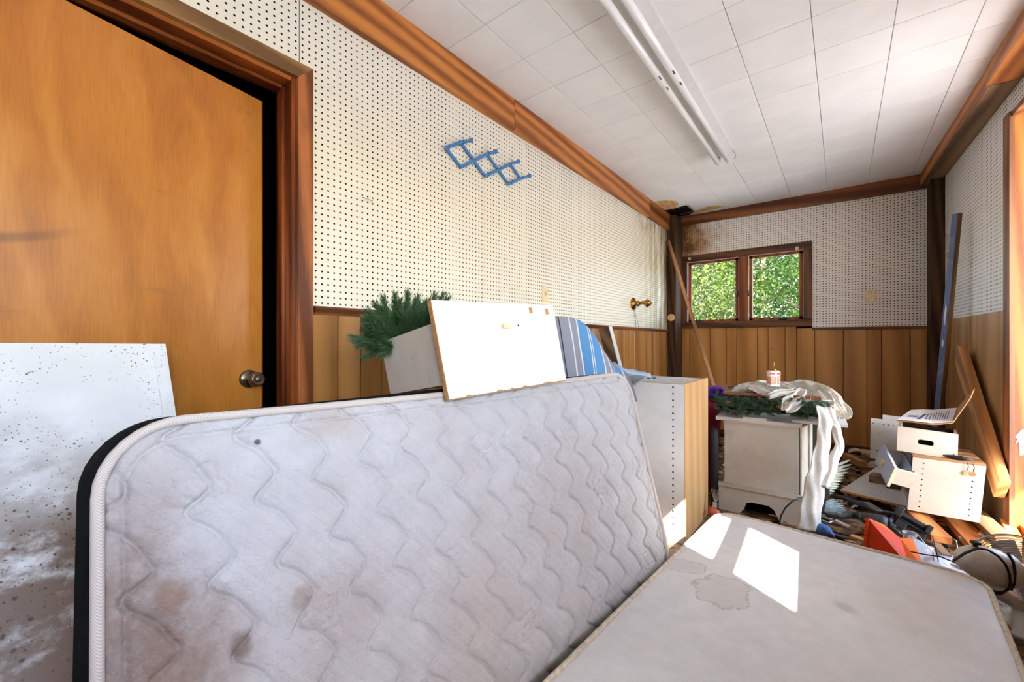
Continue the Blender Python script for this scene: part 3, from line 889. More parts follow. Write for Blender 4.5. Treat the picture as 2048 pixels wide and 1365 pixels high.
def u_ab(px, py):
    """photograph pixel -> (a, b) on the leaning face"""
    s, z, ang = ups(0.7)
    base = UP + nv * s + Vector((0, 0, z))
    n = -nv * math.cos(LEAN) + Vector((0, 0, math.sin(LEAN)))
    P = at_plane(px, py, base, n)
    q = P - base
    up_ = nv * math.sin(LEAN) + Vector((0, 0, math.cos(LEAN)))
    return q.dot(hv), 0.7 + q.dot(up_)

def rr_dist(a, b, L, W, r):
    """distance inside a rounded rectangle"""
    qx = abs(a - L / 2) - (L / 2 - r); qy = abs(b - W / 2) - (W / 2 - r)
    return r - (math.hypot(max(qx, 0), max(qy, 0)) + min(max(qx, qy), 0))
def rr_outline(L, W, r, n=8, step=0.06):
    out = []
    for cx, cy, a0 in ((L - r, r, -90), (L - r, W - r, 0), (r, W - r, 90), (r, r, 180)):
        for k in range(n + 1):
            a = math.radians(a0 + 90 * k / n)
            out.append((cx + r * math.cos(a), cy + r * math.sin(a)))
    res = []
    for i in range(len(out)):
        p, q = out[i], out[(i + 1) % len(out)]
        m = max(1, int(math.hypot(q[0] - p[0], q[1] - p[1]) / step))
        for k in range(m): res.append((p[0] + (q[0] - p[0]) * k / m, p[1] + (q[1] - p[1]) * k / m))
    return res
FLOW = []
frnd = random.Random(3)
for i in range(5):
    for j in range(3):
        FLOW.append((0.17 + i * 0.32 + frnd.uniform(-.05, .05) + (0.12 if j % 2 else 0), 0.3 + j * 0.27 + frnd.uniform(-.04, .04), frnd.uniform(0.035, 0.05)))
def cover_mat(name, base, stains, kind):
    t = NT(name)
    uvn = t.n('TexCoord').outputs['UV']
    sep = t.n('SeparateXYZ'); t.l(uvn, sep.inputs[0])
    fine = t.noise(uvn, 14.0, 5, 0.65)
    c = t.ramp(fine, [(0.25, lin(tuple(x * 0.93 for x in base))), (0.75, lin(base))])
    wob = t.noise(uvn, 11.0, 5, 0.68)
    wob2 = t.noise(uvn, 60.0, 3, 0.6)
    for (a, b, ra, rb, k, col, hard) in stains:
        da = t.math('DIVIDE', t.math('SUBTRACT', sep.outputs[0], a), ra)
        db = t.math('DIVIDE', t.math('SUBTRACT', sep.outputs[1], b), rb)
        d = t.math('SQRT', t.math('ADD', t.math('MULTIPLY', da, da), t.math('MULTIPLY', db, db)))
        d = t.math('MULTIPLY_ADD', t.math('SUBTRACT', wob, 0.5), 1.5, d)
        if hard == 'ring':
            e = t.math('SUBTRACT', 1.0, t.step(t.math('ABSOLUTE', t.math('SUBTRACT', d, 1.0)), 0.015, 0.07))
            ins = t.math('MULTIPLY', t.math('SUBTRACT', 1.0, t.step(d, 0.9, 1.02)), 0.35)
            m = t.math('MAXIMUM', e, ins)
        else:
            m = t.math('SUBTRACT', 1.0, t.step(d, 1.0 - hard, 1.0 + hard))
            m = t.math('MULTIPLY', m, t.math('MULTIPLY_ADD', wob2, 0.8, 0.55, clamp=True))
        c = t.mix(t.math('MULTIPLY', m, k), c, lin(col))
    if kind == 'quilt':
        sp = t.step(t.noise(uvn, 5.0, 4, 0.6), 0.5, 0.66)
        c = t.mix(t.math('MULTIPLY', sp, 0.20), c, lin((176, 156, 140)))
        key = t.wave(uvn, 45.0, 7.0, 2.0, 'DIAGONAL', 2.2)
        h = t.math('MULTIPLY_ADD', t.noise(uvn, 420.0, 2, 0.5), 0.5, t.math('MULTIPLY', key, 0.5))
        t.bump(h, 0.5, 0.0018)
        return t.done(c, 0.75, 0.25)
    wv = t.math('ADD', t.wave(uvn, 160.0, 1.5, 2.0, 'X', 1.0), t.wave(uvn, 160.0, 1.5, 2.0, 'Y', 1.0))
    crease = t.noise(t.coord('UV', (1, 3.5, 1), rot=(0, 0, 0.5)), 5.0, 5, 0.7)
    h = t.math('MULTIPLY_ADD', wv, 0.12, crease)
    t.bump(h, 0.25, 0.004)
    return t.done(c, 0.5, 0.4)

st = []
def stain(px_, py_, r, k, col=(118, 88, 66), hard=0.5, sq=1.0):
    a, b = u_ab(px_, py_); st.append((a, b, r, r * sq, k, col, hard))
stain(245, 1340, 0.09, 0.7, (112, 82, 62), 0.55, 1.5)
stain(240, 1130, 0.075, 0.45, (140, 112, 96), 0.6, 1.6)
stain(345, 1195, 0.02, 0.6, (150, 120, 100), 0.5)
stain(395, 1340, 0.08, 0.5, (140, 108, 88), 0.6)
stain(300, 950, 0.09, 0.22, (160, 138, 122), 0.7)
stain(600, 1200, 0.02, 0.5, (128, 106, 92), 0.4)
stain(480, 1295, 0.016, 0.6, (104, 80, 64), 0.4, 1.4)
stain(690, 1230, 0.09, 0.30, (160, 132, 116), 0.7)
stain(660, 840, 0.06, 0.35, (176, 146, 124), 0.7, 0.6)
stain(960, 1250, 0.13, 0.25, (170, 144, 124), 0.8)
stain(1130, 970, 0.16, 0.18, (176, 150, 128), 0.8)
stain(515, 885, 0.006, 0.9, (60, 44, 36), 0.4)
M['quilt'] = cover_mat('quilted_ticking', (206, 204, 204), st, 'quilt')
M['tape'] = None
t = NT('twill_edge_tape')
tw = t.wave(t.coord('Object', (1, 1, 1), rot=(0.6, 0.4, 0.7)), 150.0, 0.6, 1.0, 'DIAGONAL')
c = t.ramp(tw, [(0.1, lin((196, 182, 172))), (0.6, lin((218, 208, 200)))])
t.bump(tw, 0.15, 0.0006)
M['tape'] = t.done(c, 0.7, 0.25)
M['black_felt'] = plain('black_felt', (24, 25, 27), 0.95, 0.1, 0, 0.2, 60, bump=0.5, bscale=600)

um_t = thing('mattress', tuple(um(UL / 2, 0.0, 0)), 'stained quilted white mattress standing on its side, leaning in the foreground', 'mattress')
# quilted front
NA, NR = 560, 330
bb1 = [UW * 0.87 * k / (NR - 50) for k in range(NR - 50)]
bb1 += [UW * 0.87 + UW * 0.13 * math.sin(math.pi / 2 * k / 50) for k in range(51)]
bs = np.array(bb1)
yb = np.maximum(0, np.maximum(bs - (UW - UR_), UR_ - bs))
e_ = np.where(yb > 0, UR_ - np.sqrt(np.maximum(0, UR_ ** 2 - np.minimum(yb, UR_) ** 2)), 0.0)
Agrid = e_[:, None] + (UL - 2 * e_)[:, None] * np.linspace(0, 1, NA + 1)[None, :]
Bgrid = np.repeat(bs[:, None], NA + 1, axis=1)
qx = np.abs(Agrid - UL / 2) - (UL / 2 - UR_); qy = np.abs(Bgrid - UW / 2) - (UW / 2 - UR_)
di = UR_ - (np.hypot(np.maximum(qx, 0), np.maximum(qy, 0)) + np.minimum(np.maximum(qx, qy), 0))
w_ = Bgrid / 0.125 * 2 * np.pi + 1.2 * np.sin(Agrid * 9)
off = 0.021 * np.sin(w_) + 0.006 * np.sin(2 * w_ + 0.8) - 0.22 * Bgrid
sl = 0.021 * np.cos(w_) * 2 * np.pi / 0.125 + 0.012 * np.cos(2 * w_ + 0.8) * 2 * np.pi / 0.125 - 0.22
xq = (Agrid - off) / 0.105
q = np.abs(xq - np.round(xq)) * 0.105 / np.sqrt(1 + sl * sl)
H = 0.011 * (1 - np.exp(-np.maximum(di, 0) / 0.03)) - 0.012
H += 0.0065 * (1 - np.exp(-(q / 0.012))) - 0.006 * np.exp(-(q / 0.0035) ** 2)
H -= 0.006 * np.exp(-((di - 0.030) / 0.004) ** 2)
H += 0.004 * np.sin(Agrid * 7 + 1) * np.sin(Bgrid * 6)
# small woven relief: rows of loops between the stitch lines
u1 = (Agrid * 0.80 + Bgrid * 0.60) / 0.021; v1 = (-Agrid * 0.60 + Bgrid * 0.80) / 0.021
H += 0.0011 * np.sin(2 * np.pi * u1 + 1.3 * np.sin(2 * np.pi * v1)) * np.sin(2 * np.pi * v1 + 0.9 * np.sin(2 * np.pi * u1))
for fa, fb, R in FLOW:
    dx, dy = Agrid - fa, Bgrid - fb
    rr_ = np.hypot(dx, dy)
    rim = R * (1 + 0.18 * np.cos(5 * np.arctan2(dy, dx) + fa * 9))
    m_ = rr_ < R * 1.6
    H += np.where(m_, -0.0035 * np.exp(-((rr_ - rim) / 0.004) ** 2) - 0.003 * np.exp(-((rr_ - rim * 0.45) / 0.004) ** 2), 0)
prof = np.array([ups(float(b)) for b in bs])
sagf = -0.010 * np.sin(np.pi * np.clip(Agrid / UL, 0, 1)) * np.maximum(0, (Bgrid - 0.5) / 0.5)
S_, Z_, G_ = prof[:, 0][:, None], prof[:, 1][:, None], prof[:, 2][:, None]
PX = UP.x + hv.x * Agrid + nv.x * S_ - nv.x * np.cos(G_) * H
PY = UP.y + hv.y * Agrid + nv.y * S_ - nv.y * np.cos(G_) * H
PZ = Z_ + sagf + 0.004 + np.sin(G_) * H
P_ = np.stack([PX, PY, PZ], axis=2).reshape(-1, 3)
uvs = np.stack([Agrid, Bgrid], axis=2).reshape(-1, 2)
nr, nc = len(bs), NA + 1
ii = (np.arange(nr - 1)[:, None] * nc + np.arange(nc - 1)[None, :]).ravel()
mb = MB(); mb.v = P_.tolist(); mb.f = np.stack([ii, ii + 1, ii + nc + 1, ii + nc], axis=1).tolist(); mb.mi = [0] * len(mb.f)
mb.build('quilted_face', M['quilt'], um_t, True, uvs)
# dark side band, back and edge tape
ol = rr_outline(UL, UW, UR_)
n = len(ol)
mb = MB()
rings = []
for dd, gr_w in ((-0.006, 0.0), (-0.02, 0.015), (-UT / 2, 0.027), (-UT + 0.015, 0.016), (-UT, 0.0)):
    ring = []
    for (a, b) in ol:
        ca, cb = a - UL / 2, b - UW / 2
        L_ = math.hypot(ca, cb)
        ring.append(um(a + ca / L_ * gr_w, max(0.0, b + cb / L_ * gr_w), dd))
    rings.append(ring)
for ring in rings: mb.v += [tuple(p) for p in ring]
for r_ in range(len(rings) - 1):
    for i in range(n):
        j = (i + 1) % n
        mb.f.append((r_ * n + i, r_ * n + j, (r_ + 1) * n + j, (r_ + 1) * n + i)); mb.mi.append(0)
mb.f.append(tuple((len(rings) - 1) * n + i for i in range(n))); mb.mi.append(0)
o = mb.build('side_band', M['black_felt'], um_t, True); o['label'] = 'black felt side'
MB().tube([um(a, b, -0.004) for a, b in ol], 0.0085, 10, closed=True).build('edge_tape', M['tape'], um_t, True)
MB().tube([um(a, b, -UT) for a, b in ol], 0.009, 6, closed=True).build('edge_tape', M['tape'], um_t, True)

# flat mattress
A2 = math.radians(4.0)
h2 = Vector((math.sin(A2), math.cos(A2), 0)); n2 = Vector((math.cos(A2), -math.sin(A2), 0))
FLc = Vector((-0.485, 2.30, 0))
FW, FLn, FT, FR_ = 0.895, 1.90, 0.21, 0.10
FZ = 0.245
F0 = FLc - h2 * FLn
def fm(a, b, d=0.0):
    """a across (left to right), b along (near to far), d height above the rim"""
    p = F0 + n2 * a + h2 * b
    return Vector((p.x, p.y, FZ + d))
def f_ab(px_, py_):
    P = at_z(px_, py_, FZ + 0.01); q = P - F0
    return q.dot(n2), q.dot(h2)
st = []
def fstain(px_, py_, ra, rb, k, col, hard):
    a, b = f_ab(px_, py_); st.append((a, b, ra, rb, k, col, hard))
fstain(1368, 1131, 0.07, 0.055, 0.5, (176, 160, 144), 'ring')
fstain(1445, 1188, 0.085, 0.10, 0.55, (172, 156, 138), 'ring')
fstain(1690, 1225, 0.03, 0.025, 0.35, (150, 136, 124), 0.6)
fstain(1850, 1240, 0.12, 0.2, 0.25, (206, 182, 150), 0.8)
fstain(1930, 1150, 0.1, 0.06, 0.45, (214, 192, 152), 0.7)
M['ticking'] = cover_mat('smooth_ticking', (243, 242, 241), st, 'plain')
M['tape2'] = plain('tan_edge_tape', (212, 198, 178), 0.7, 0.2, 0, 0.12, 60)
M['sideflat'] = plain('mattress_side_cloth', (206, 196, 170), 0.8, 0.2, 0, 0.08, 12, ((150, 116, 70), 0.5, 6.0))
fmt = thing('mattress', tuple(fm(FW / 2, FLn / 2, -FT)), 'smooth pale mattress lying flat in the foreground with window sun patches', 'mattress')
grid, uvs = [], []
NB, NAa = 170, 90
for j in range(NB + 1):
    b = FLn * j / NB
    yb = max(0, b - (FLn - FR_), FR_ - b); e = 0.0
    if yb > 0: e = FR_ - math.sqrt(max(0, FR_ ** 2 - min(yb, FR_) ** 2))
    row = []
    for i in range(NAa + 1):
        a = e + (FW - 2 * e) * i / NAa
        di = rr_dist(a, b, FW, FLn, FR_)
        h = 0.026 * (1 - math.exp(-di / 0.13)) + 0.003 * math.sin(a * 9 + b * 3) * math.sin(b * 7)
        h -= 0.004 * math.exp(-(di / 0.006) ** 2)
        row.append(fm(a, b, h)); uvs.append((a, b))
    grid.append(row)
MB().sheet(grid).build('top_cover', M['ticking'], fmt, True, uvs)
ol = rr_outline(FW, FLn, FR_)
n = len(ol); mb = MB(); rings = []
for dd, g_ in ((-0.002, 0.0), (-0.03, 0.010), (-FT / 2, 0.016), (-FT + 0.03, 0.010), (-FT, 0.0)):
    ring = []
    for (a, b) in ol:
        ca, cb = a - FW / 2, b - FLn / 2
        sx = max(-1, min(1, ca / (FW / 2))) ** 3; sy = max(-1, min(1, cb / (FLn / 2))) ** 3
        ring.append(fm(a + sx * g_, b + sy * g_, dd))
    rings.append(ring)
for ring in rings: mb.v += [tuple(p) for p in ring]
for r_ in range(len(rings) - 1):
    for i in range(n):
        j = (i + 1) % n
        mb.f.append((r_ * n + j, r_ * n + i, (r_ + 1) * n + i, (r_ + 1) * n + j)); mb.mi.append(0)
mb.f.append(tuple((len(rings) - 1) * n + i for i in range(n))); mb.mi.append(0)
mb.build('side_band', M['sideflat'], fmt, True)
MB().tube([fm(a, b, 0.0) for a, b in ol], 0.008, 8, closed=True).build('edge_tape', M['tape2'], fmt, True)
MB().tube([fm(a, b, -FT + 0.008) for a, b in ol], 0.008, 8, closed=True).build('edge_tape', M['tape2'], fmt, True)
thr = MB()
for pts in ([(2015, 1243), (2030, 1250), (2045, 1266)], [(1998, 1215), (2012, 1232), (2026, 1252)]):
    thr.tube([at_z(x, y, FZ - 0.02 - 0.01 * i) for i, (x, y) in enumerate(pts)], 0.001, 4)
thr.build('loose_thread', M['tape2'], fmt)

# ------------------------------------------------------------------ dirty white board leaning on the door
t = NT('dirty_white_board')
v = t.coord('Object')
sx = t.n('SeparateXYZ'); t.l(v, sx.inputs[0])
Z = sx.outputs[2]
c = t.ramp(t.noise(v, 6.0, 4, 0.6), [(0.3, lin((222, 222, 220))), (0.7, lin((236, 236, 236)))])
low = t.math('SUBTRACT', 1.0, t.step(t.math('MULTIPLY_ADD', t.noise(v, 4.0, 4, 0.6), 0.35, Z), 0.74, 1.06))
mud_shade = t.step(t.noise(t.coord('Object', (1, 1, 1.6), rot=(0.5, 0, 0)), 5.5, 6, 0.68), 0.34, 0.54)
c = t.mix(t.math('MULTIPLY', t.math('MULTIPLY', mud_shade, low), 0.92), c, lin((108, 80, 55)))  # real mud, spread and darkened to carry the mattress shadow as well
for sc, th, lo_ in ((130.0, 0.24, 0.45), (60.0, 0.22, 0.50), (30.0, 0.20, 0.53)):
    vo = t.voronoi(t.coord('Object', (1, 1.0, 1), loc=(sc, 0, 0)), sc)
    d = t.math('MULTIPLY_ADD', t.noise(v, 130.0, 3, 0.7), 0.30, vo.outputs['Distance'])
    sp = t.math('SUBTRACT', 1.0, t.step(d, th, th + 0.10))
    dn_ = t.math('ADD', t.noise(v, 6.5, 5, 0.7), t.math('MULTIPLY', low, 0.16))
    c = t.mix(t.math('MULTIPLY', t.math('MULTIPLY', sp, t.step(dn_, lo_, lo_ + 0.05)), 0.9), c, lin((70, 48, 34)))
t.bump(t.noise(v, 80, 4, 0.7), 0.15, 0.002)
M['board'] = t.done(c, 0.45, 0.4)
bt = at_x(331, 688, -1.50)
bb = at_x(353, 832, -1.39)
dv = (bb - bt)
dv = Vector((dv.x, dv.y * 0.3, dv.z)); dv = dv.normalized() * 1.15
if bt.z + dv.z < 0.01: dv = dv * ((bt.z - 0.01) / -dv.z)
top_dir = Vector((0.02, -1.0, 0.012))
nb_ = dv.cross(top_dir).normalized()
if nb_.x > 0: nb_ = -nb_
bd = thing('painted_board', tuple(bt + dv), 'dirt spattered white painted board leaning on the ajar door', 'board')
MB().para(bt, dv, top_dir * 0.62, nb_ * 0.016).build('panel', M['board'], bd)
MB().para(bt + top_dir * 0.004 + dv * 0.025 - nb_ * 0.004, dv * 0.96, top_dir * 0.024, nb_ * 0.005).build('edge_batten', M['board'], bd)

# ------------------------------------------------------------------ drawer lying on the mattress top
def cam_pt(t_, lat, z): return Vector((-SN * t_ + CS * lat, CS * t_ + SN * lat, CAM_Z + z))
BL = at_t(898, 802, 1.10); BR = at_t(1133, 762, 1.461); TL = at_t(861, 600, 1.0965)
ex = (BR - BL); ez = (TL - BL)
back = Vector((-0.993, 0.115, 0)) * 0.31 + Vector((0, 0, -0.055))
bk = back.normalized()
M['drawer_white'] = plain('scratched_white_laminate', (238, 237, 237), 0.4, 0.45, 0, 0.015, 10, ((196, 186, 178), 0.25, 5.0))
M['drawer_side'] = plain('speckled_white_side', (214, 206, 198), 0.5, 0.4, 0, 0.03, 10, ((150, 116, 86), 0.45, 8.0))
dr = thing('drawer', tuple(BL), 'white drawer with chipped particleboard front propped on the standing mattress', 'drawer')
MB().para(BL + bk * 0.001, ex, ez, bk * 0.016).build('front_core', M['particle'], dr)
MB().para(BL + ez * 0.012 + ex * 0.004, ex * 0.994, ez * 0.985, bk * 0.0012).build('front', M['drawer_white'], dr)
so = BL + ex * 0.03 + ez * 0.16 + bk * 0.017
sz = ez.normalized() * 0.172
MB().para(so, back, ex.normalized() * 0.012, sz).build('side', M['drawer_side'], dr)
MB().para(so + ex * 0.91, back, ex.normalized() * 0.012, sz).build('side', M['drawer_side'], dr)
MB().para(so + back + ex.normalized() * 0.012, ex * 0.885, -bk * 0.012, sz).build('back', M['drawer_side'], dr)
MB().para(so + ex.normalized() * 0.012, back * 0.96, ex * 0.885, Vector((0, 0, 0.006))).build('bottom', M['oldwood'], dr)
# chips, peg and screw hole on the face
def onf(u, w, out=0.0015): return BL + ex * u + ez * w - bk * out
for u, w in ((0.745, 0.955), (0.905, 0.945)):
    MB().para(onf(u, w, 0.0008), ex * 0.03, -ez * 0.075, bk * 0.0005).build('chip', M['particle'], dr)
for u, w, s_ in ((0.1, 0.012, 0.05), (0.32, 0.012, 0.07), (0.55, 0.014, 0.05), (0.72, 0.012, 0.12), (0.45, 0.012, 0.03)):
    MB().prism([onf(u, w - 0.012, 0.0008), onf(u + s_ * 1.3, w - 0.012, 0.0008), onf(u + s_, w + 0.006, 0.0008), onf(u + s_ * 0.7, w + 0.016, 0.0008), onf(u + s_ * 0.3, w + 0.004, 0.0008)], bk * 0.0006).build('chip', M['particle'], dr)
MB().para(onf(0.47, 0.70, 0.012), ex * 0.055, ez * 0.045, bk * 0.012).build('catch', M['plate'], dr)
MB().lathe(onf(0.62, 0.735, 0.0006), bk, [(0, 0.003), (0.0004, 0.003)], 8).build('screw_hole', M['dark'], dr)

# what the heap behind the mattress stands on: a low cabinet against the wall (all but hidden)
MB_ = MB().box(-1.58, -1.0, 1.02, 2.28, 0.0, 0.80, 0.004)
tag(MB_.build('storage_cabinet', M['white_dirty'], None), 'low white cabinet hidden behind the standing mattress', 'cabinet')
# ------------------------------------------------------------------ things on the walls and ceiling
M['tube'] = plain('white_glass_tube', (240, 240, 240), 0.15, 0.6, 0, 0.01)
M['fixture'] = plain('white_enamel', (222, 220, 218), 0.4, 0.5, 0, 0.02)
FY0, FY1 = 1.16, 3.62
fx = thing('ceiling_light', (-0.725, (FY0 + FY1) / 2, ZC - 0.1), 'long white two tube fluorescent fixture on the tile ceiling', 'light fixture')
MB().prism([(-0.795, FY0, ZC - 0.002), (-0.795, FY0, ZC - 0.03), (-0.76, FY0, ZC - 0.048), (-0.70, FY0, ZC - 0.048), (-0.655, FY0, ZC - 0.03), (-0.655, FY0, ZC - 0.002)], (0, FY1 - FY0, 0)).build('housing', M['fixture'], fx)
for x in (-0.772, -0.700):
    tb = MB().lathe((x, FY0 + 0.02, ZC - 0.088), (0, 1, 0), [(0, 0.010), (0.012, 0.019), (FY1 - FY0 - 0.052, 0.019), (FY1 - FY0 - 0.040, 0.010)], 16).build('tube', M['tube'], fx, True)
    for yy_ in (2.20, 2.32):
        MB().box(x + 0.006, x + 0.017, yy_, yy_ + 0.035, ZC - 0.1045, ZC - 0.1035).build('printed_mark', M['steel'], tb)
    for yy_ in (FY0, FY1 - 0.022):
        sk_ = MB().box(x - 0.014, x + 0.014, yy_, yy_ + 0.02, ZC - 0.108, ZC - 0.02, 0.003)
        sk_.build('socket', M['fixture'], fx)
MB().tube([(-0.66, 3.56, ZC - 0.035), (-0.645, 3.60, ZC - 0.06), (-0.66, 3.63, ZC - 0.075)], 0.004).build('wire_clip', M['steel'], fx)

M['blue'] = plain('blue_plastic', (72, 130, 190), 0.35, 0.5, 0, 0.05)
def rk(cx, cy, off): return at_x(850 + cx * 0.12207, 250 + cy * 0.12207, XL + off)
rack = thing('accordion_rack', tuple(rk(985, 840, 0.0)), 'blue plastic accordion peg rack hung on the left pegboard', 'rack')
def bar(a, b, off, w=0.0115):
    p, q = rk(*a, off), rk(*b, off)
    d = (q - p).normalized(); u = Vector((1, 0, 0)); s_ = d.cross(u).normalized()
    R = Matrix((d, s_, u)).transposed()
    MB().obox((p + q) / 2, ((q - p).length + 0.012, w * 1.6, 0.010), R, 0.003).build('bar', M['blue'], rack, False)
for a, b in (((340, 375), (590, 690)), ((610, 320), (985, 840)), ((1025, 490), (1370, 970)), ((1405, 650), (1550, 860))): bar(a, b, 0.010)
for a, b in (((340, 375), (640, 265)), ((590, 690), (1050, 460)), ((985, 840), (1430, 625)), ((1370, 970), (1600, 865))): bar(a, b, 0.020)
for c1, c2 in (((625, 285), (722, 265)), ((1035, 470), (1132, 452)), ((1410, 635), (1500, 608)), ((1590, 870), (1682, 843))):
    p = rk(*c1, 0.022); q = rk(*c2, 0.022)
    d = Vector((1, 0.45, 0.25)).normalized()
    MB().lathe(p, q - p + Vector((0.022, 0, 0)), [(0, 0.008), (0.012, 0.008), ((q - p).length * 0.75, 0.008), ((q - p).length * 0.8, 0.012), ((q - p).length + 0.004, 0.012), ((q - p).length + 0.008, 0.005)], 10).build('peg', M['blue'], rack, True)
for c in ((340, 375), (590, 690), (790, 575), (985, 840), (1190, 735), (1370, 970)):
    MB().lathe(rk(*c, 0.0), (1, 0, 0), [(0, 0.0035), (0.024, 0.0035), (0.026, 0.006), (0.029, 0.004)], 10).build('rivet', M['blue'], rack, True)

hk = [at_x(725, 395, XL + 0.004), at_x(735, 398, XL + 0.012), at_x(745, 403, XL + 0.025), at_x(746, 398, XL + 0.034)]
tag(MB().tube([at_x(725, 394, XL - 0.004)] + hk, 0.0022, 6).build('peg_hook', M['steel'], None, True), 'small bent steel pegboard hook beside the door casing', 'hook')

def switch_plate(name, c, ux, nrm, label, sw=True, w=0.07, h=0.114):
    c, ux, nrm = Vector(c), Vector(ux), Vector(nrm)
    R = Matrix((ux, Vector((0, 0, 1)).cross(ux) * -1, Vector((0, 0, 1)))).transposed()
    th = thing(name, tuple(c - Vector((0, 0, h / 2))), label, 'switch' if sw else 'outlet')
    MB().obox(c + nrm * 0.003, (w, 0.006, h), R, 0.0022).build('plate', M['plate'], th)
    if sw: MB().obox(c + nrm * 0.010, (0.010, 0.016, 0.024), R, 0.002).build('toggle', M['plate'], th)
    else:
        for z in (-0.02, 0.02):
            f_ = MB().lathe(c + nrm * 0.005 + Vector((0, 0, z)), nrm, [(0, 0.016), (0.0025, 0.016), (0.003, 0.0145)], 14).build('receptacle', M['plate'], th)
            sl = MB()
            for s_ in (-0.006, 0.006): sl.obox(c + nrm * 0.0082 + Vector((0, 0, z + 0.002)) + ux * s_, (0.002, 0.0006, 0.008), R)
            sl.build('slots', M['dark'], f_)
    for z in (-0.04, 0.04): MB().lathe(c + nrm * 0.0055 + Vector((0, 0, z)), nrm, [(0, 0.003), (0.0015, 0.002)], 8).build('screw', M['steel'], th)
switch_plate('light_switch', at_x(1089, 588, XL), (0, 1, 0), (1, 0, 0), 'ivory light switch plate on the left pegboard above the drawer')
switch_plate('wall_outlet', at_y(1740.5, 592, YE), (1, 0, 0), (0, -1, 0), 'ivory outlet plate on the end wall right of the window', False)

# broken brass wall light
sc = at_x(1266, 608, XL)
wl_ = thing('wall_sconce', tuple(sc - Vector((0, 0, 0.07))), 'broken brass wall light with dangling wires on the left pegboard', 'wall light')
MB().lathe(sc, (1, 0, 0), [(0, 0.062), (0.008, 0.062), (0.016, 0.05), (0.022, 0.03), (0.04, 0.02), (0.046, 0.028), (0.058, 0.03), (0.066, 0.018)], 20).build('back_plate', M['brass'], wl_, True)
a0 = sc + Vector((0.06, 0, 0)); a1 = sc + Vector((0.10, 0.0, 0.008)); 
MB().tube([a0, a1, a1 + Vector((0.03, 0.03, 0.0))], [0.016, 0.016, 0.018], 10).build('arm', M['brass'], wl_, True)
MB().lathe(a1 + Vector((0.02, 0.02, -0.035)), (0.5, 0.35, 0.8), [(0, 0.02), (0.03, 0.032), (0.06, 0.034), (0.061, 0.03), (0.03, 0.026)], 14).build('socket_cup', M['brass'], wl_, True)
for k in range(2):
    MB().tube([sc + Vector((0.01, 0.01 * k, -0.05)), sc + Vector((0.02, -0.02 + 0.04 * k, -0.12)), sc + Vector((0.03, 0.05 * k, -0.19)), sc + Vector((0.035, 0.07 * k - 0.02, -0.23))], 0.0016, 5).build('wire', M['dark'], wl_, True)

pp = at_y(1342.5, 635.5, 5.0)
tag(MB().lathe(pp, (0, -1, 0), [(0, 0.042), (0.004, 0.042), (0.007, 0.038), (0.008, 0.012), (0.012, 0.010), (0.014, 0.002)], 20).build('wall_plug', plain('pale_plug_wood', (240, 200, 140), 0.5), None), 'round pale wooden plug on the dark corner post', 'plug')
for i, (px_, py_, lb) in enumerate(((1542.5, 698, 'pale wooden peg stub on the end panelling under the window'), (1580, 728, 'pale screw washer on the end panelling above the glue bottle'))):
    q = at_y(px_, py_, YE)
    tag(MB().lathe(q, (0.3 if i == 0 else 0, -1, 0.4 if i == 0 else 0), [(0, 0.014 if i else 0.009), (0.006, 0.012 if i else 0.009), (0.018 if i == 0 else 0.009, 0.006)], 10).build('wall_peg', M['pine'], None), lb, 'peg')

# ------------------------------------------------------------------ pine garlands
def needle_mat(name, c1, c2):
    t = NT(name)
    c = t.ramp(t.noise(t.coord('Object'), 320.0, 2, 0.75), [(0.34, lin(c2)), (0.66, lin(c1))])
    return t.done(c, 0.4, 0.4)
M['needle'] = needle_mat('pine_needles', (96, 134, 88), (12, 36, 22))
M['needle2'] = needle_mat('frosted_pine_needles', (140, 172, 140), (12, 44, 28))
def sprig(parent, p, q, m, n=110, nl=0.04, rg=rnd, wid=0.0012):
    p, q = Vector(p), Vector(q)
    d = (q - p); L = d.length; d.normalize()
    x = d.orthogonal().normalized(); y = d.cross(x)
    mb = MB().tube([p, q], [0.0022, 0.0012], 5)
    for k in range(n):
        s_ = (k + rg.random()) / n
        a = rg.uniform(0, 6.283)
        r_ = x * math.cos(a) + y * math.sin(a)
        op = rg.uniform(0.5, 1.1) * (1 - 0.45 * s_)
        nd = (d * math.cos(op) + r_ * math.sin(op)).normalized()
        l_ = nl * rg.uniform(0.7, 1.1) * (1 - 0.25 * s_)
        b = p + d * L * s_
        w = nd.cross(Vector((rg.gauss(0, 1), rg.gauss(0, 1), rg.gauss(0, 1)))).normalized() * wid
        mb.add([b + w, b - w, b + nd * l_], [(0, 1, 2)])
    return mb.build('sprig', m, parent)
g1 = thing('pine_garland', tuple(at_t(800, 760, 1.36)), 'dark green artificial pine garland heaped in the white drawer', 'garland')
rg = random.Random(11)
tips = [(752, 612), (737, 626), (729, 645), (713, 681), (742, 664), (768, 600), (790, 592), (800, 604), (815, 590), (835, 596), (852, 604), (868, 594), (884, 592), (893, 600), (775, 625), (805, 630), (830, 622), (855, 622), (752, 640), (785, 655), (820, 650), (845, 640), (760, 672), (800, 675), (830, 662), (735, 676), (770, 690), (862, 616), (748, 690), (876, 610), (812, 612), (840, 612), (765, 645), (728, 660)]
for i, (x, y) in enumerate(tips):
    tt = rg.uniform(1.27, 1.43)
    q = at_t(x, y, tt)
    bx_ = 805 + (x - 805) * 0.45 + rg.uniform(-12, 12); by_ = 690 + (y - 690) * 0.25
    p = at_t(bx_, by_, 1.36 + (tt - 1.36) * 0.5)
    sprig(g1, p, q, M['needle'], 320, 0.042, rg, 0.0016)
    q2 = q + Vector((rg.uniform(-.03, .03), rg.uniform(-.03, .03), rg.uniform(-.06, -.01)))
    sprig(g1, p, q2, M['needle'], 260, 0.042, rg, 0.0016)
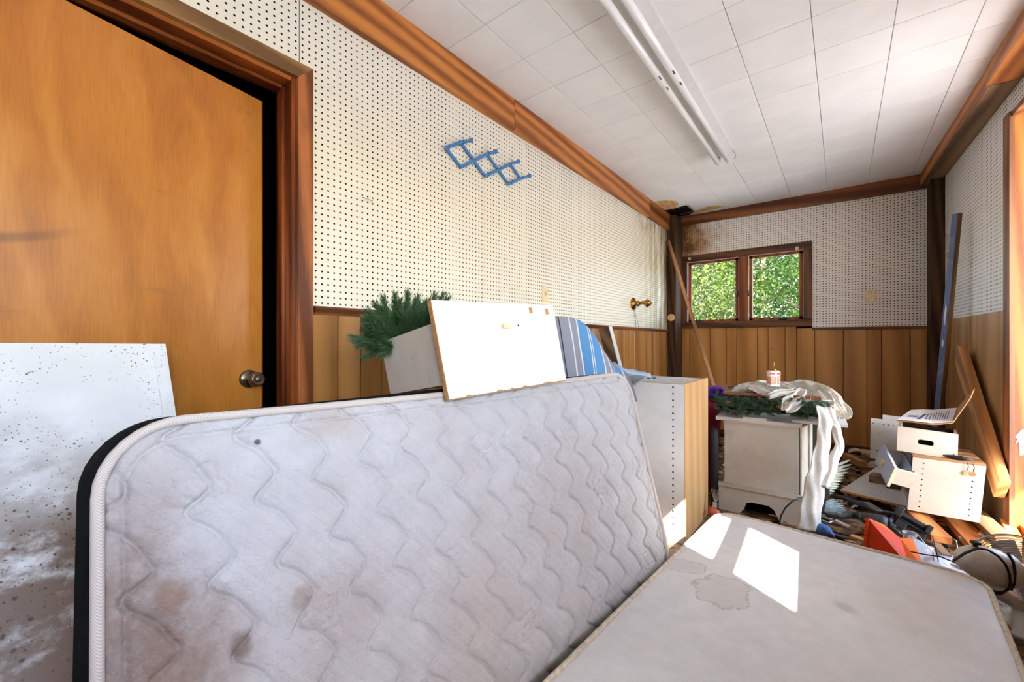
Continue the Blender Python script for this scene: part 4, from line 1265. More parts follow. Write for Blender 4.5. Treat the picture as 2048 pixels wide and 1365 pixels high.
# ------------------------------------------------------------------ striped cushion, towel, loose panel behind the mattress
t = NT('striped_cotton')
uvn = t.n('TexCoord').outputs['UV']
sep = t.n('SeparateXYZ'); t.l(uvn, sep.inputs[0])
wob = t.noise(uvn, 3.0, 2, 0.5)
u = t.math('MULTIPLY_ADD', wob, 0.06, t.math('SUBTRACT', sep.outputs[0], 0.03))
G, Bl, Wh, Dk = lin((150, 152, 164)), lin((96, 150, 200)), lin((220, 222, 226)), lin((60, 62, 74))
stops = [(0.0, G), (0.07, Dk), (0.085, G), (0.2, Wh), (0.215, G), (0.29, Wh), (0.31, Bl), (0.45, Wh), (0.465, Bl), (0.485, Wh), (0.50, Bl), (0.64, Wh), (0.66, G), (0.75, Wh), (0.765, G), (0.84, Bl), (0.93, Wh), (0.95, G)]
c = t.ramp(u, stops)
t.t.nodes[-1].color_ramp.interpolation = 'CONSTANT'
t.bump(t.noise(uvn, 7.0, 4, 0.6), 0.4, 0.01)
M['stripe'] = t.done(c, 0.85, 0.2)
Tp = [(1104, 633), (1122, 633), (1142, 635), (1160, 641), (1176, 655), (1192, 676), (1208, 703), (1226, 730), (1250, 744)]
NB_ = 14
front, uvs = [], []
rows_ = []
for i in range(NB_ + 1):
    s_ = i / NB_
    row = []
    for j, (tx, ty) in enumerate(Tp):
        tt = 1.84 + 0.03 * j
        top = at_t(tx, ty, tt)
        bot = at_t(tx + 26, 800, tt); bot.z = 0.805
        p = bot.lerp(top, math.sin(s_ * math.pi / 2) if s_ < 1 else 1)
        bul = 0.045 * math.sin(math.pi * min(1, s_ * 0.96 + 0.02)) + 0.006 * math.sin(j * 2.1 + s_ * 5)
        row.append((p, bul)); 
    rows_.append(row)
nvw = Vector((SN, -CS, 0))
fg = [[p + nvw * b for p, b in r] for r in rows_]
bg = [[p - nvw * (0.07 + b) for p, b in r] for r in rows_]
C = len(Tp)
loop_rows = []
for i in range(NB_ + 1): loop_rows.append(fg[i])
for i in range(NB_, -1, -1): loop_rows.append(bg[i])
uvs = [(j / (C - 1), k / (2.0 * NB_)) for k in range(len(loop_rows)) for j in range(C)]
mb = MB().sheet(loop_rows)
N_ = len(loop_rows)
for col_ in (0, C - 1):
    mb.f.append(tuple(i * C + col_ for i in range(N_))); mb.mi.append(0)
cu = mb.build('cushion', M['stripe'], None, True, uvs)
tag(cu, 'blue and grey striped chair cushion slumped behind the white drawer', 'cushion')

def cloth_strip(pts, wid, up, folds=3, amp=0.01, na=12, th=0.002, seed=1):
    """a strip of cloth along a path with lengthwise folds; pts world, wid list or number"""
    rg_ = random.Random(seed)
    pts = [Vector(p) for p in pts]
    # resample smooth
    out = []
    m = len(pts)
    K = 5
    for i in range(m - 1):
        p0, p1, p2, p3 = pts[max(0, i - 1)], pts[i], pts[i + 1], pts[min(m - 1, i + 2)]
        for k in range(K):
            s_ = k / K
            out.append(0.5 * ((2 * p1) + (p2 - p0) * s_ + (2 * p0 - 5 * p1 + 4 * p2 - p3) * s_ ** 2 + (3 * p1 - p0 - 3 * p2 + p3) * s_ ** 3))
    out.append(pts[-1])
    ws = wid if isinstance(wid, (list, tuple)) else [wid] * m
    grid = []
    ph = [rg_.uniform(0, 6.28) for _ in range(4)]
    for i, p in enumerate(out):
        f_ = i / (len(out) - 1) * (m - 1); k0 = min(m - 2, int(f_)); w = ws[k0] + (ws[k0 + 1] - ws[k0]) * (f_ - k0)
        a = out[max(0, i - 1)]; b = out[min(len(out) - 1, i + 1)]
        d = (b - a).normalized(); u_ = Vector(up); u_ = (u_ - d * u_.dot(d)).normalized(); s_ = d.cross(u_)
        row = []
        for j in range(na + 1):
            x = j / na - 0.5
            h = amp * (math.sin(x * folds * 6.28 + ph[0] + 0.7 * math.sin(i * 0.35 + ph[1])) + 0.5 * math.sin(x * folds * 13 + i * 0.5 + ph[2])) - amp * 3.0 * x * x
            row.append(p + s_ * (x * w + 0.004 * math.sin(i * 0.8 + ph[3])) + u_ * h)
        grid.append(row)
    return MB().sheet(grid, th)
M['towel'] = plain('pale_blue_towel', (168, 182, 200), 0.9, 0.15, 0, 0.12, 12)
tw_ = [at_t(1218, 726, 2.16), at_t(1238, 738, 2.18), at_t(1262, 744, 2.22), at_t(1290, 747, 2.26)]
o = cloth_strip(tw_, [0.10, 0.14, 0.14, 0.10], (0, 0, 1), 3, 0.010, 14, 0.003, 4).build('towel', M['towel'], None, True)
tag(o, 'crumpled pale blue towel between striped cushion and tall cabinet', 'towel')
M['greycloth'] = plain('grey_plush_cloth', (160, 164, 170), 0.9, 0.15, 0, 0.12, 20)
tl_ = [at_t(1258, 770, 2.36), at_t(1272, 752, 2.40), at_t(1290, 747, 2.50), at_t(1310, 745, 2.60)]
tl_[1].z = 0.90; tl_[2].z = 0.90; tl_[3].z = 0.885
o = cloth_strip(tl_, [0.08, 0.12, 0.12, 0.06], (0, 0, 1), 2, 0.008, 10, 0.003, 9).build('cloth_rag', M['greycloth'], None, True)
tag(o, 'grey rag lying over the top corner of the tall cabinet', 'rag')
# loose panel standing up behind the cushion
a_, b_ = at_t(1197, 660, 2.32), at_t(1217, 653, 2.24)
c_ = at_t(1254, 806, 2.24); c_.z = 0.803
dn3 = c_ - b_
lp = thing('loose_panel', tuple(c_), 'white edged panel standing behind the striped cushion', 'panel')
MB().para(b_, dn3, a_ - b_, Vector((0.012, 0.006, 0))).build('board', M['beam_grey'], lp)  # the shade on this face is put into its grey-brown colour
MB().para(b_ + Vector((0.0, -0.001, 0)), dn3, (b_ - a_).normalized() * 0.004, Vector((0.014, 0.008, 0))).build('edge_band', M['white'], lp)

# ------------------------------------------------------------------ tall white cabinet
tcx0, tcx1, tcy0, tcy1, tcz = -1.24, -0.672, 2.34, 2.86, 0.872
tc = thing('base_cabinet', ((tcx0 + tcx1) / 2, (tcy0 + tcy1) / 2, 0), 'tall white cabinet with shelf pin holes and a birch side', 'cabinet')
hz = [at_y(1346, 775 + 13.05 * k, tcy0).z for k in range(22)]
hz = sorted([z for z in hz if 0.02 < z < tcz - 0.01])
hx = at_y(1346, 900, tcy0).x
holed('front_panel', (0, tcy0, 0), (1, 0, 0), (0, 0, 1), (0, -1, 0), (tcx0, [hx], tcx1), (0.0, hz, tcz), 0.0050, 0.014, M['white'], tc)
MB().box(tcx0, tcx1, tcy0 + 0.0145, tcy0 + 0.017, 0, tcz - 0.001).build('panel_back', M['dark'], tc)
M['birch'] = wood('birch_ply', (226, 182, 126), (206, 156, 98), 'z', 0.45, 0.8, 0.0, (0.2, 0.8))
MB().box(tcx1 - 0.014, tcx1, tcy0 + 0.0005, tcy1, 0, tcz + 0.002, 0.0015).build('side_panel', M['birch'], tc)
MB().box(tcx0, tcx0 + 0.014, tcy0 + 0.017, tcy1, 0, tcz).build('side_panel', M['birch'], tc)
MB().box(tcx0, tcx1 - 0.014, tcy1 - 0.014, tcy1, 0, tcz - 0.004).build('back_panel', M['white'], tc)
MB().box(tcx0 + 0.014, tcx1 - 0.0142, tcy0 + 0.0172, tcy1 - 0.0142, tcz - 0.03, tcz - 0.014).build('top_panel', M['white'], tc)
for x, y in ((tcx1 - 0.06, tcy1 - 0.05), (tcx1 - 0.40, tcy0 + 0.09)):
    MB().lathe((x, y, tcz - 0.014), (0, 0, 1), [(0, 0.006), (0.0006, 0.006)], 10).build('screw_hole', M['dark'], tc)

# ------------------------------------------------------------------ long strip leaning in the corner, boards leaning at right
o = lumber('wood_strip', (-0.80, 4.436, 0.012), (-1.60, 4.955, 2.29), 0.035, 0.018, wood('strip_wood', (190, 140, 92), (128, 84, 50), 'x', 0.5), up=(0.5, -1, 0.2))
tag(o, 'long thin brown wood strip leaning into the left corner', 'board')
bk_ = lumber('trim_board', (0.545, 4.50, 0.03), (0.655, 4.36, 2.035), 0.042, 0.034, M['oldwood'], up=(-1, -0.75, 0), bev=0.003)
tag(bk_, 'blue painted narrow board leaning in the right corner', 'board')
bk_['_o'] = (0, 0, 0)
M['bluepaint'] = plain('faded_blue_paint', (98, 112, 150), 0.6, 0.3, 0, 0.12, 14, ((190, 180, 170), 0.35, 9.0))
L_ = (Vector((0.545, 4.50, 0.03)) - Vector((0.655, 4.36, 2.035))).length
mb = MB().obox((0, 0, 0.0185), (L_ - 0.004, 0.041, 0.002))
me = bpy.data.meshes.new('painted_face'); me.from_pydata(mb.v, [], mb.f); me.materials.append(M['bluepaint'])
o = bpy.data.objects.new('painted_face', me); COL.objects.link(o); o.parent = bk_
for k, (s_, w_) in enumerate(((0.28, 0.09), (0.06, 0.03))):
    mb = MB().prism([(s_ - w_, -0.004, 0.0196), (s_ - w_ * 0.3, 0.008, 0.0196), (s_ + w_, 0.004, 0.0196), (s_ + w_ * 0.4, -0.006, 0.0196)], (0, 0, 0.002))
    me = bpy.data.meshes.new('paint_chip'); me.from_pydata(mb.v, [], mb.f); me.materials.append(M['white'])
    o = bpy.data.objects.new('paint_chip', me); COL.objects.link(o); o.parent = bk_
# plank leaning along the right wall: foot by the doorway, head towards the corner
pa = at_plane(1921, 708, RO + rn * 0.05, rn); pb = at_plane(2004, 980, RO + rn * 0.05, rn)
o = lumber('leaning_plank', pb, pa, 0.045, 0.16, M['pine'], up=(0, -0.5, 1)); tag(o, 'thick pine plank leaning along the right wall beside the casing', 'plank')
Lp = (pa - pb).length
mb = MB().obox((Lp * 0.24, 0, -0.0815), (Lp * 0.5, 0.04, 0.003))
me = bpy.data.meshes.new('painted_edge'); me.from_pydata(mb.v, [], mb.f); me.materials.append(M['drawer_side'])
oe = bpy.data.objects.new('painted_edge', me); COL.objects.link(oe); oe.parent = o
pa = at_plane(1985, 1010, RO + rn * 0.12, rn); pb2 = at_plane(2036, 1090, RO + rn * 0.10, rn)
pa.z = max(pa.z, 0.05)
o = lumber('floor_timber', RW(4.3, 0.05, 0.16), RW(3.22, 0.05, 0.10), 0.09, 0.09, M['oldwood']); tag(o, 'brown timber lying on the floor along the right wall', 'timber')
# torn white scrap on the jamb
sp_ = [at_plane(x, y, RW(JY, 0), (0.04, -1, 0)) for x, y in ((2037, 884), (2031, 888), (2035, 878), (2030, 874), (2042, 861), (2060, 852), (2070, 905), (2040, 912), (2039, 892))]
tag(MB().prism(sp_, (0, 0.002, 0)).build('torn_scrap', M['white'], None), 'torn white scrap of board stuck to the orange door jamb', 'scrap')

# ------------------------------------------------------------------ white nightstand with everything on it
ang = math.radians(2.0)
e1 = Vector((math.cos(ang), math.sin(ang), 0)); e2 = Vector((-math.sin(ang), math.cos(ang), 0)); ez_ = Vector((0, 0, 1))
NS = Vector((-0.637, 2.99, 0))
NSW, NSD, NSH = 0.460, 0.40, 0.615
def ns(a, b, z): return NS + e1 * a + e2 * b + ez_ * z
ngt = thing('nightstand', tuple(ns(NSW / 2, NSD / 2, 0)), 'white painted nightstand with an arched plinth beside the tall cabinet', 'nightstand')
MB().para(ns(0.03, 0.022, 0.17), e1 * (NSW - 0.055), e2 * (NSD - 0.03), ez_ * (NSH - 0.195)).build('body', M['white_dirty'], ngt)
arch = [(0, 0), (0, 0.15), (NSW, 0.15), (NSW, 0), (NSW - 0.12, 0), (NSW - 0.135, 0.03), (NSW - 0.15, 0.065), (NSW - 0.18, 0.085), (0.19, 0.085), (0.16, 0.075), (0.145, 0.03), (0.12, 0)]
MB().prism([ns(a, 0, z) for a, z in arch], e2 * 0.016).build('plinth', M['white_dirty'], ngt)
MB().para(ns(0, 0.016, 0), e1 * 0.016, e2 * (NSD - 0.016), ez_ * 0.15).build('plinth_side', M['white_dirty'], ngt)
MB().para(ns(NSW - 0.016, 0.016, 0), e1 * 0.016, e2 * (NSD - 0.016), ez_ * 0.15).build('plinth_side', M['white_dirty'], ngt)
prof = [(0.0, 0.15), (-0.006, 0.152), (-0.006, 0.16), (0.004, 0.166), (0.014, 0.176), (0.022, 0.18), (0.022, 0.15)]
MB().prism([ns(-0.004, b, z) for b, z in prof], e1 * (NSW + 0.008)).build('plinth_moulding', M['cream_dirty'], ngt)
MB().para(ns(-0.016, -0.012, NSH - 0.024), e1 * (NSW + 0.004), e2 * (NSD + 0.02), ez_ * 0.022).build('top', M['white_dirty'], ngt)
MB().para(ns(NSW - 0.02, 0.028, 0.02), Vector((0.055, 0.33, 0)), e1 * 0.008, ez_ * (NSH - 0.05)).build('sprung_side_panel', M['cream_dirty'], ngt)
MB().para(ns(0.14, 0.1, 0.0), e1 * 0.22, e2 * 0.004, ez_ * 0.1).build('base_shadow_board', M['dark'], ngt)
# loose white board on the top
o = MB().para(ns(0.40, 0.03, NSH - 0.001), e1 * 0.265, e2 * 0.22, ez_ * 0.016).build('shelf_board', M['white'], None)
tag(o, 'narrow white board jutting right from the nightstand top', 'board')
# grey folding panel and stick under that board
o = MB().para(ns(0.50, 0.18, 0.0), e1 * 0.085, e2 * 0.02, ez_ * 0.60).build('dark_panel', plain('dark_grey_board', (70, 66, 64), 0.6), None)
tag(o, 'dark grey panel standing right of the nightstand', 'panel')
lumber('batten', ns(0.572, 0.172, 0.36), ns(0.562, 0.172, 0.60), 0.02, 0.012, M['oldwood'], up=(0, -1, 0), parent=o)
# garland on top
g2 = thing('pine_garland', tuple(ns(0.22, 0.1, NSH)), 'frosted green artificial garland along the nightstand top', 'garland')
rg = random.Random(21)
for i in range(230):
    s_ = rg.random()
    a = -0.03 + s_ * 0.60
    z = NSH + 0.03 + rg.random() * 0.10
    b = rg.uniform(-0.01, 0.12)
    p = ns(a, b + 0.03, z)
    if a > NSW - 0.02: z = NSH + 0.03 + rg.random() * 0.07
    d = Vector((rg.uniform(-1, 1), rg.uniform(-1.3, 0.2), rg.uniform(-0.45, 0.7))).normalized()
    q = p + d * rg.uniform(0.035, 0.065)
    if q.z < NSH + 0.012: q.z = NSH + 0.012
    sprig(g2, p, q, M['needle2'], 110, 0.032, rg, 0.0014)
MB().tube([ns(-0.02, 0.06, NSH + 0.05), ns(0.15, 0.07, NSH + 0.045), ns(0.35, 0.06, NSH + 0.05), ns(0.56, 0.07, NSH + 0.045)], 0.008, 6).build('stem', M['dark'], g2)
o = MB().tube([ns(0.14, 0.0, NSH + 0.003), ns(0.27, -0.004, NSH + 0.004)], 0.008, 8).build('candle_stub', M['white'], None)
tag(o, 'short white candle lying under the garland on the nightstand', 'candle')
# picture frame lying on the garland
pf0 = at_t(1447, 789, 2.74); pf1 = at_t(1642, 801, 2.50)
fx_ = (pf1 - pf0); fy_ = Vector((-0.05, 0.26, 0.02)); fz_ = Vector((0, 0, 0.018))
pf = thing('picture_frame', tuple(pf0), 'red brown picture frame lying face up on the garland', 'picture frame')
M['redwood'] = wood('red_brown_moulding', (156, 84, 58), (112, 54, 36), 'x', 0.35)
MB().para(pf0, fx_, fy_ * 0.12, fz_).build('rail', M['redwood'], pf); MB().para(pf0 + fy_ * 0.88, fx_, fy_ * 0.12, fz_).build('rail', M['redwood'], pf)
MB().para(pf0 + fy_ * 0.12, fx_ * 0.05, fy_ * 0.76, fz_).build('rail', M['redwood'], pf); MB().para(pf0 + fy_ * 0.12 + fx_ * 0.95, fx_ * 0.05, fy_ * 0.76, fz_).build('rail', M['redwood'], pf)
M['darkglass'] = plain('dark_print_under_glass', (52, 58, 66), 0.1, 0.6)
MB().para(pf0 + fy_ * 0.12 + fx_ * 0.05 + fz_ * 0.3, fx_ * 0.9, fy_ * 0.76, fz_ * 0.3).build('print', M['darkglass'], pf)
# cream satin curtain heaped over it and hanging to the floor
t = NT('cream_satin')
v = t.coord('Object')
c = t.ramp(t.noise(v, 30.0, 4, 0.6), [(0.3, lin((214, 204, 186))), (0.7, lin((238, 232, 220)))])
t.bump(t.noise(v, 60.0, 4, 0.6), 0.25, 0.004)
M['satin'] = t.done(c, 0.38, 0.6)
t = NT('brocade_satin')
br = t.noise(v_ := t.coord('Object'), 75.0, 3, 0.7, 1.5)
c = t.ramp(br, [(0.35, lin((216, 208, 194))), (0.65, lin((234, 229, 219)))])
t.bump(br, 0.4, 0.003)
M['brocade'] = t.done(c, 0.4, 0.6)
sat = thing('satin_curtain', tuple(ns(0.3, 0.15, NSH + 0.12)), 'cream satin curtain heaped on the frame and trailing to the floor', 'curtain')
T0 = 2.62
def fold(pts, wid, folds, amp, seed, name='fold', m='satin', up=(0.2, -0.75, 0.75), na=14):
    cloth_strip([at_t(x, y, t_) for x, y, t_ in pts], wid, up, folds, amp, na, 0.003, seed).build(name, M[m], sat, True)
fold([(1462, 786, 2.76), (1485, 776, 2.74), (1515, 772, 2.72), (1545, 779, 2.67), (1575, 783, 2.62), (1612, 790, 2.57)], [0.03, 0.06, 0.08, 0.10, 0.11, 0.09], 3, 0.015, 1, na=26)
fold([(1515, 766, 2.76), (1545, 772, 2.74), (1580, 776, 2.70), (1610, 782, 2.62), (1630, 800, 2.52)], [0.05, 0.07, 0.10, 0.10, 0.08], 4, 0.016, 2, na=26)
fold([(1582, 775, 2.74), (1600, 768, 2.72), (1622, 776, 2.66), (1640, 784, 2.60), (1658, 800, 2.55), (1668, 826, 2.54)], [0.04, 0.08, 0.11, 0.12, 0.11, 0.09], 4, 0.016, 3, na=26)
fold([(1612, 782, 2.58), (1598, 797, 2.54), (1582, 810, 2.50), (1570, 822, 2.48)], [0.07, 0.11, 0.10, 0.05], 2, 0.010, 4)
fold([(1628, 782, 2.56), (1645, 798, 2.52), (1652, 822, 2.50), (1655, 842, 2.49)], [0.06, 0.12, 0.12, 0.09], 4, 0.012, 5)
fold([(1655, 780, 2.64), (1668, 800, 2.60), (1680, 820, 2.58), (1684, 838, 2.56)], [0.05, 0.10, 0.11, 0.08], 3, 0.012, 6)
fold([(1498, 774, 2.70), (1520, 782, 2.66), (1548, 790, 2.62)], [0.04, 0.06, 0.04], 2, 0.012, 11, up=(0.5, -0.6, 0.6))
fold([(1560, 768, 2.66), (1578, 780, 2.62), (1592, 794, 2.58)], [0.05, 0.06, 0.05], 2, 0.014, 12, up=(-0.5, -0.6, 0.6))
fold([(1606, 766, 2.66), (1630, 772, 2.62), (1652, 788, 2.57)], [0.05, 0.07, 0.06], 3, 0.014, 13, up=(0.3, -0.8, 0.5))
fold([(1640, 806, 2.50), (1662, 812, 2.50), (1682, 832, 2.52)], [0.05, 0.07, 0.05], 2, 0.012, 14, up=(0.2, -0.9, 0.3))
fold([(1535, 792, 2.60), (1560, 786, 2.60), (1590, 780, 2.60)], [0.03, 0.05, 0.04], 2, 0.010, 15, up=(0.1, -0.8, 0.6))
fold([(1648, 815, 2.43), (1652, 838, 2.38), (1651, 868, 2.37), (1647, 900, 2.36), (1640, 935, 2.35), (1634, 965, 2.34), (1628, 1000, 2.34), (1622, 1035, 2.33), (1618, 1062, 2.33)], [0.08, 0.085, 0.08, 0.085, 0.10, 0.115, 0.12, 0.12, 0.12], 1, 0.005, 7, 'hanging_sash', 'brocade', (SN, -CS, 0.1))
fold([(1660, 815, 2.44), (1666, 840, 2.39), (1676, 862, 2.38), (1680, 890, 2.37), (1672, 918, 2.36), (1660, 948, 2.345), (1650, 975, 2.335)], [0.06, 0.06, 0.055, 0.055, 0.065, 0.07, 0.06], 1, 0.005, 8, 'hanging_sash', 'brocade', (SN, -CS, 0.1))

# glue bottle and bits on the heap
gb = at_t(1547, 774, 2.66)
gl_b = thing('glue_bottle', tuple(gb), 'red and white glue bottle with a gold nozzle on the curtain heap', 'bottle')
M['label_w'] = plain('bottle_white', (232, 224, 214), 0.35, 0.5, 0, 0.03)
M['label_r'] = plain('label_red', (196, 66, 54), 0.4)
M['label_tan'] = plain('label_salmon', (208, 150, 126), 0.4)
bu, bv = Vector((CS, SN, 0)), Vector((-SN, CS, 0))
BR_ = Matrix((bu, bv, Vector((0, 0, 1)))).transposed()
MB().obox(gb + Vector((0, 0, 0.052)), (0.074, 0.040, 0.104), BR_, 0.008).build('body', M['label_w'], gl_b)
MB().obox(gb + Vector((0, 0, 0.044)), (0.0745, 0.0405, 0.062), BR_, 0.008).build('label', M['label_tan'], gl_b)
for xo, w_ in ((-0.020, 0.030), (0.022, 0.026)):
    MB().obox(gb + bu * xo - bv * 0.0205 + Vector((0, 0, 0.086)), (w_, 0.001, 0.012), BR_).build('label_band', M['label_r'], gl_b)
MB().obox(gb + bu * 0.006 - bv * 0.0207 + Vector((0, 0, 0.052)), (0.005, 0.001, 0.100), BR_).build('seam_stripe', M['label_w'], gl_b)
for xo in (-0.018, 0.022):
    for j in range(5):
        MB().obox(gb + bu * (xo + 0.002 * (j % 2)) - bv * 0.0206 + Vector((0, 0, 0.020 + 0.012 * j)), (0.009, 0.001, 0.006), BR_).build('lettering', M['label_w'] if j % 2 else M['greycloth'], gl_b)
MB().lathe(gb + Vector((0, 0, 0.104)), (0, 0, 1), [(0, 0.016), (0.012, 0.016), (0.014, 0.012), (0.045, 0.006), (0.06, 0.003)], 14).build('nozzle', M['brass'], gl_b, True)
p = at_t(1523, 768, 2.82)
tag(MB().lathe(p - Vector((0, 0, 0.01)), (0.1, 0, 1), [(0, 0.03), (0.012, 0.022), (0.03, 0.008), (0.036, 0.004)], 8).build('party_cone', M['label_r'], None), 'small red plastic cone beside the glue bottle', 'cone')
p = at_t(1481, 775, 2.84)
tag(MB().lathe(p - Vector((0, 0, 0.012)), (0.2, 0, 1), [(0, 0.028), (0.016, 0.026), (0.022, 0.018), (0.024, 0.004)], 14).build('bottle_cap', M['blue'], None, True), 'blue plastic cap left of the curtain heap', 'cap')
p = at_t(1498, 775, 2.84)
tag(MB().tube([p - Vector((0, 0, 0.01)), p + Vector((0, 0, 0.03)), p + Vector((0.006, 0, 0.045))], [0.005, 0.004, 0.006], 6).build('twig', M['pine'], None), 'short upright twig beside the blue cap', 'twig')

# magenta bin with purple flower toy between the cabinet and the nightstand
M['magenta'] = plain('magenta_plastic', (176, 30, 74), 0.4, 0.5, 0, 0.06)
M['purple'] = plain('purple_plush', (106, 62, 170), 0.7, 0.3, 0, 0.12, 40)
bc = at_t(1424, 820, 3.05); bc = Vector((-0.93, 3.36, 0))
bn = thing('tote_bin', tuple(bc), 'magenta plastic bin behind the tall cabinet', 'bin')
MB().lathe(bc, (0, 0, 1), [(0, 0.17), (0.01, 0.18), (0.62, 0.235), (0.63, 0.25), (0.65, 0.25), (0.65, 0.235), (0.63, 0.22), (0.1, 0.17)], 28).build('tub', M['magenta'], bn, True)
pt = at_t(1434, 792, 3.05); pt = Vector((pt.x, pt.y, 0.66))
pu = thing('flower_toy', tuple(pt), 'purple plush flower toy resting on the magenta bin', 'toy')
for k in range(9):
    a = k / 9 * 6.283
    d = Vector((math.cos(a), math.sin(a), 0.25 + 0.15 * math.sin(3 * a)))
    L = 0.13
    MB().lathe(pt + Vector((0, 0, 0.04 + 0.02 * (k % 2))) + d * 0.02, d, [(0, 0.012), (0.03, 0.03), (0.07, 0.042), (L - 0.02, 0.036), (L, 0.012)], 10, squash=0.5).build('petal', M['purple'], pu, True)
MB().lathe(pt, (0, 0, 1), [(0, 0.05), (0.04, 0.07), (0.09, 0.06), (0.12, 0.02)], 14).build('centre', M['purple'], pu, True)
dk = at_t(1444, 900, 2.95)
o = MB().lathe((-0.668, 3.02, 0), (0, 0, 1), [(0, 0.022), (0.35, 0.026), (0.50, 0.024), (0.53, 0.01)], 16).build('grey_bag', plain('dark_grey_vinyl', (62, 64, 68), 0.5), None, True)
tag(o, 'dark grey rolled bag standing left of the nightstand', 'bag')
# ------------------------------------------------------------------ trees outside the end window
def leaf_mat(name, c1, c2):
    t = NT(name)
    v = t.coord('Object')
    f = t.noise(v, 2.5, 4, 0.7)
    c = t.ramp(f, [(0.3, lin(c2)), (0.7, lin(c1))])
    tr = t.n('BsdfTranslucent'); df = t.n('BsdfDiffuse'); mx = t.n('MixShader'); mx.inputs[0].default_value = 0.35
    t.l(c, tr.inputs[0]); t.l(c, df.inputs[0]); t.l(df.outputs[0], mx.inputs[1]); t.l(tr.outputs[0], mx.inputs[2]); t.l(mx.outputs[0], t.out.inputs[0])
    return t.m
LM = [leaf_mat('leaf_green', (72, 98, 40), (18, 40, 14)), leaf_mat('leaf_yellow_green', (104, 122, 56), (32, 56, 20)), leaf_mat('leaf_dark_green', (46, 70, 32), (12, 28, 12))]
M['bark'] = wood('bark', (150, 132, 112), (92, 78, 64), 'z', 0.9, 1.0)
def tree(x, y, h, r, n, m, label, trunk=0.12, lean=0.0, seed=1):
    rg = random.Random(seed)
    th = thing('tree', (x, y, -0.3), label, 'tree', 'trees outside the end window')
    mb = MB().tube([(x, y, -0.3), (x + lean * 0.3, y, h * 0.4), (x + lean, y, h * 0.95)], [trunk, trunk * 0.75, trunk * 0.25], 10)
    for k in range(7):
        z = h * rg.uniform(0.3, 0.8); a = rg.uniform(0, 6.28); L = r * rg.uniform(0.5, 0.9)
        mb.tube([(x + lean * z / h, y, z), (x + lean * z / h + math.cos(a) * L, y + math.sin(a) * L, z + L * 0.5)], [trunk * 0.4, 0.02], 6)
    mb.build('trunk', M['bark'], th, True)
    V = []; Fc = []
    cl = []
    for k in range(max(12, n // 110)):
        a = rg.uniform(0, 6.28); q = r * math.sqrt(rg.random()); z = rg.uniform(0.2, h)
        q *= 0.45 + 0.55 * math.sin(math.pi * min(1, z / h) ** 0.8)
        cl.append((x + math.cos(a) * q, y + math.sin(a) * q, z, rg.uniform(0.25, 0.55)))
    for k in range(n):
        cx, cy, cz, cr = cl[rg.randrange(len(cl))]
        p = Vector((cx + rg.gauss(0, cr * 0.6), cy + rg.gauss(0, cr * 0.6), max(-0.2, cz + rg.gauss(0, cr * 0.4))))
        d = Vector((rg.gauss(0, 1), rg.gauss(0, 1), rg.gauss(-0.4, 0.6))).normalized()
        s_ = rg.uniform(0.035, 0.075)
        w = d.cross(Vector((rg.gauss(0, 1), rg.gauss(0, 1), rg.gauss(0.6, 1)))).normalized() * s_ * 0.36
        b = len(V)
        V += [p, p + d * s_ * 0.45 + w, p + d * s_, p + d * s_ * 0.45 - w]
        Fc.append((b, b + 1, b + 2, b + 3))
    f = MB(); f.v = [tuple(q) for q in V]; f.f = Fc; f.mi = [0] * len(Fc)
    o = f.build('foliage', m, th); o['kind'] = 'stuff'
tree(-2.20, 8.9, 4.0, 0.95, 26000, LM[1], 'yellow green young tree filling the left window light', 0.05, 0.05, 2)
tree(-0.30, 8.9, 3.8, 0.85, 20000, LM[0], 'bright green bushy tree low in the right window light', 0.05, 0.0, 4)
tree(-1.55, 11.6, 4.8, 1.15, 26000, LM[0], 'mid green leafy tree behind the window mullion', 0.09, 0.1, 3)
tree(-3.90, 14.6, 5.6, 1.45, 24000, LM[2], 'dark tree far behind the left window light', 0.13, 0.0, 6)
tree(-0.45, 14.2, 6.0, 1.35, 22000, LM[2], 'taller dark tree with a pale trunk in the right window light', 0.17, 0.05, 5)
tree(-2.30, 18.6, 6.5, 2.1, 30000, LM[2], 'large dark tree furthest back in the window view', 0.2, 0.0, 8)
# ------------------------------------------------------------------ the pile of cabinet pieces at the right
def unit(v): return Vector(v).normalized()
XB, YBx, ZB = 0.300, 3.35, 0.118
zb_ = Vector((0.0236, 0, 0.312)); zu = zb_.normalized(); Lz = zb_.length
cbx = thing('wall_cabinet', (0.45, 3.5, ZB), 'white cabinet carcass with rows of pin holes lying on its side by the right wall', 'cabinet')
holed('front_panel', (XB, YBx, ZB), (1, 0, 0), zu, (0, -1, 0), (0, [0.047, 0.243], 0.287), (0, [0.03 + 0.032 * k for k in range(9)], Lz), 0.0038, 0.014, M['cream_dirty'], cbx)
MB().para((XB, YBx + 0.0145, ZB), (0.287, 0, 0), zb_, (0, 0.003, 0)).build('panel_back', M['dark'], cbx)
MB().para(Vector((XB, YBx + 0.018, ZB)), (0.014, 0, 0), (0, 0.34, 0), zb_ * 0.12).build('bottom_rail', M['white_dirty'], cbx)
MB().para(Vector((XB + 0.273, YBx + 0.018, ZB)), (0.014, 0, 0), (0, 0.34, 0), zb_).build('side_panel', M['white_dirty'], cbx)
MB().para(Vector((XB, YBx + 0.002, ZB)) + zb_, (0.287, 0, 0), (0, 0.38, 0), (0, 0, 0.012)).build('top_panel', M['oldwood'], cbx)
MB().para(Vector((XB, YBx + 0.018, ZB)), (0.287, 0, 0), (0, 0.34, 0), (0, 0, 0.014)).build('bottom_panel', M['white_dirty'], cbx)
MB().para(Vector((XB, YBx + 0.346, ZB)), (0.287, 0, 0), (0, 0.012, 0), zb_).build('back_panel', M['white_dirty'], cbx)
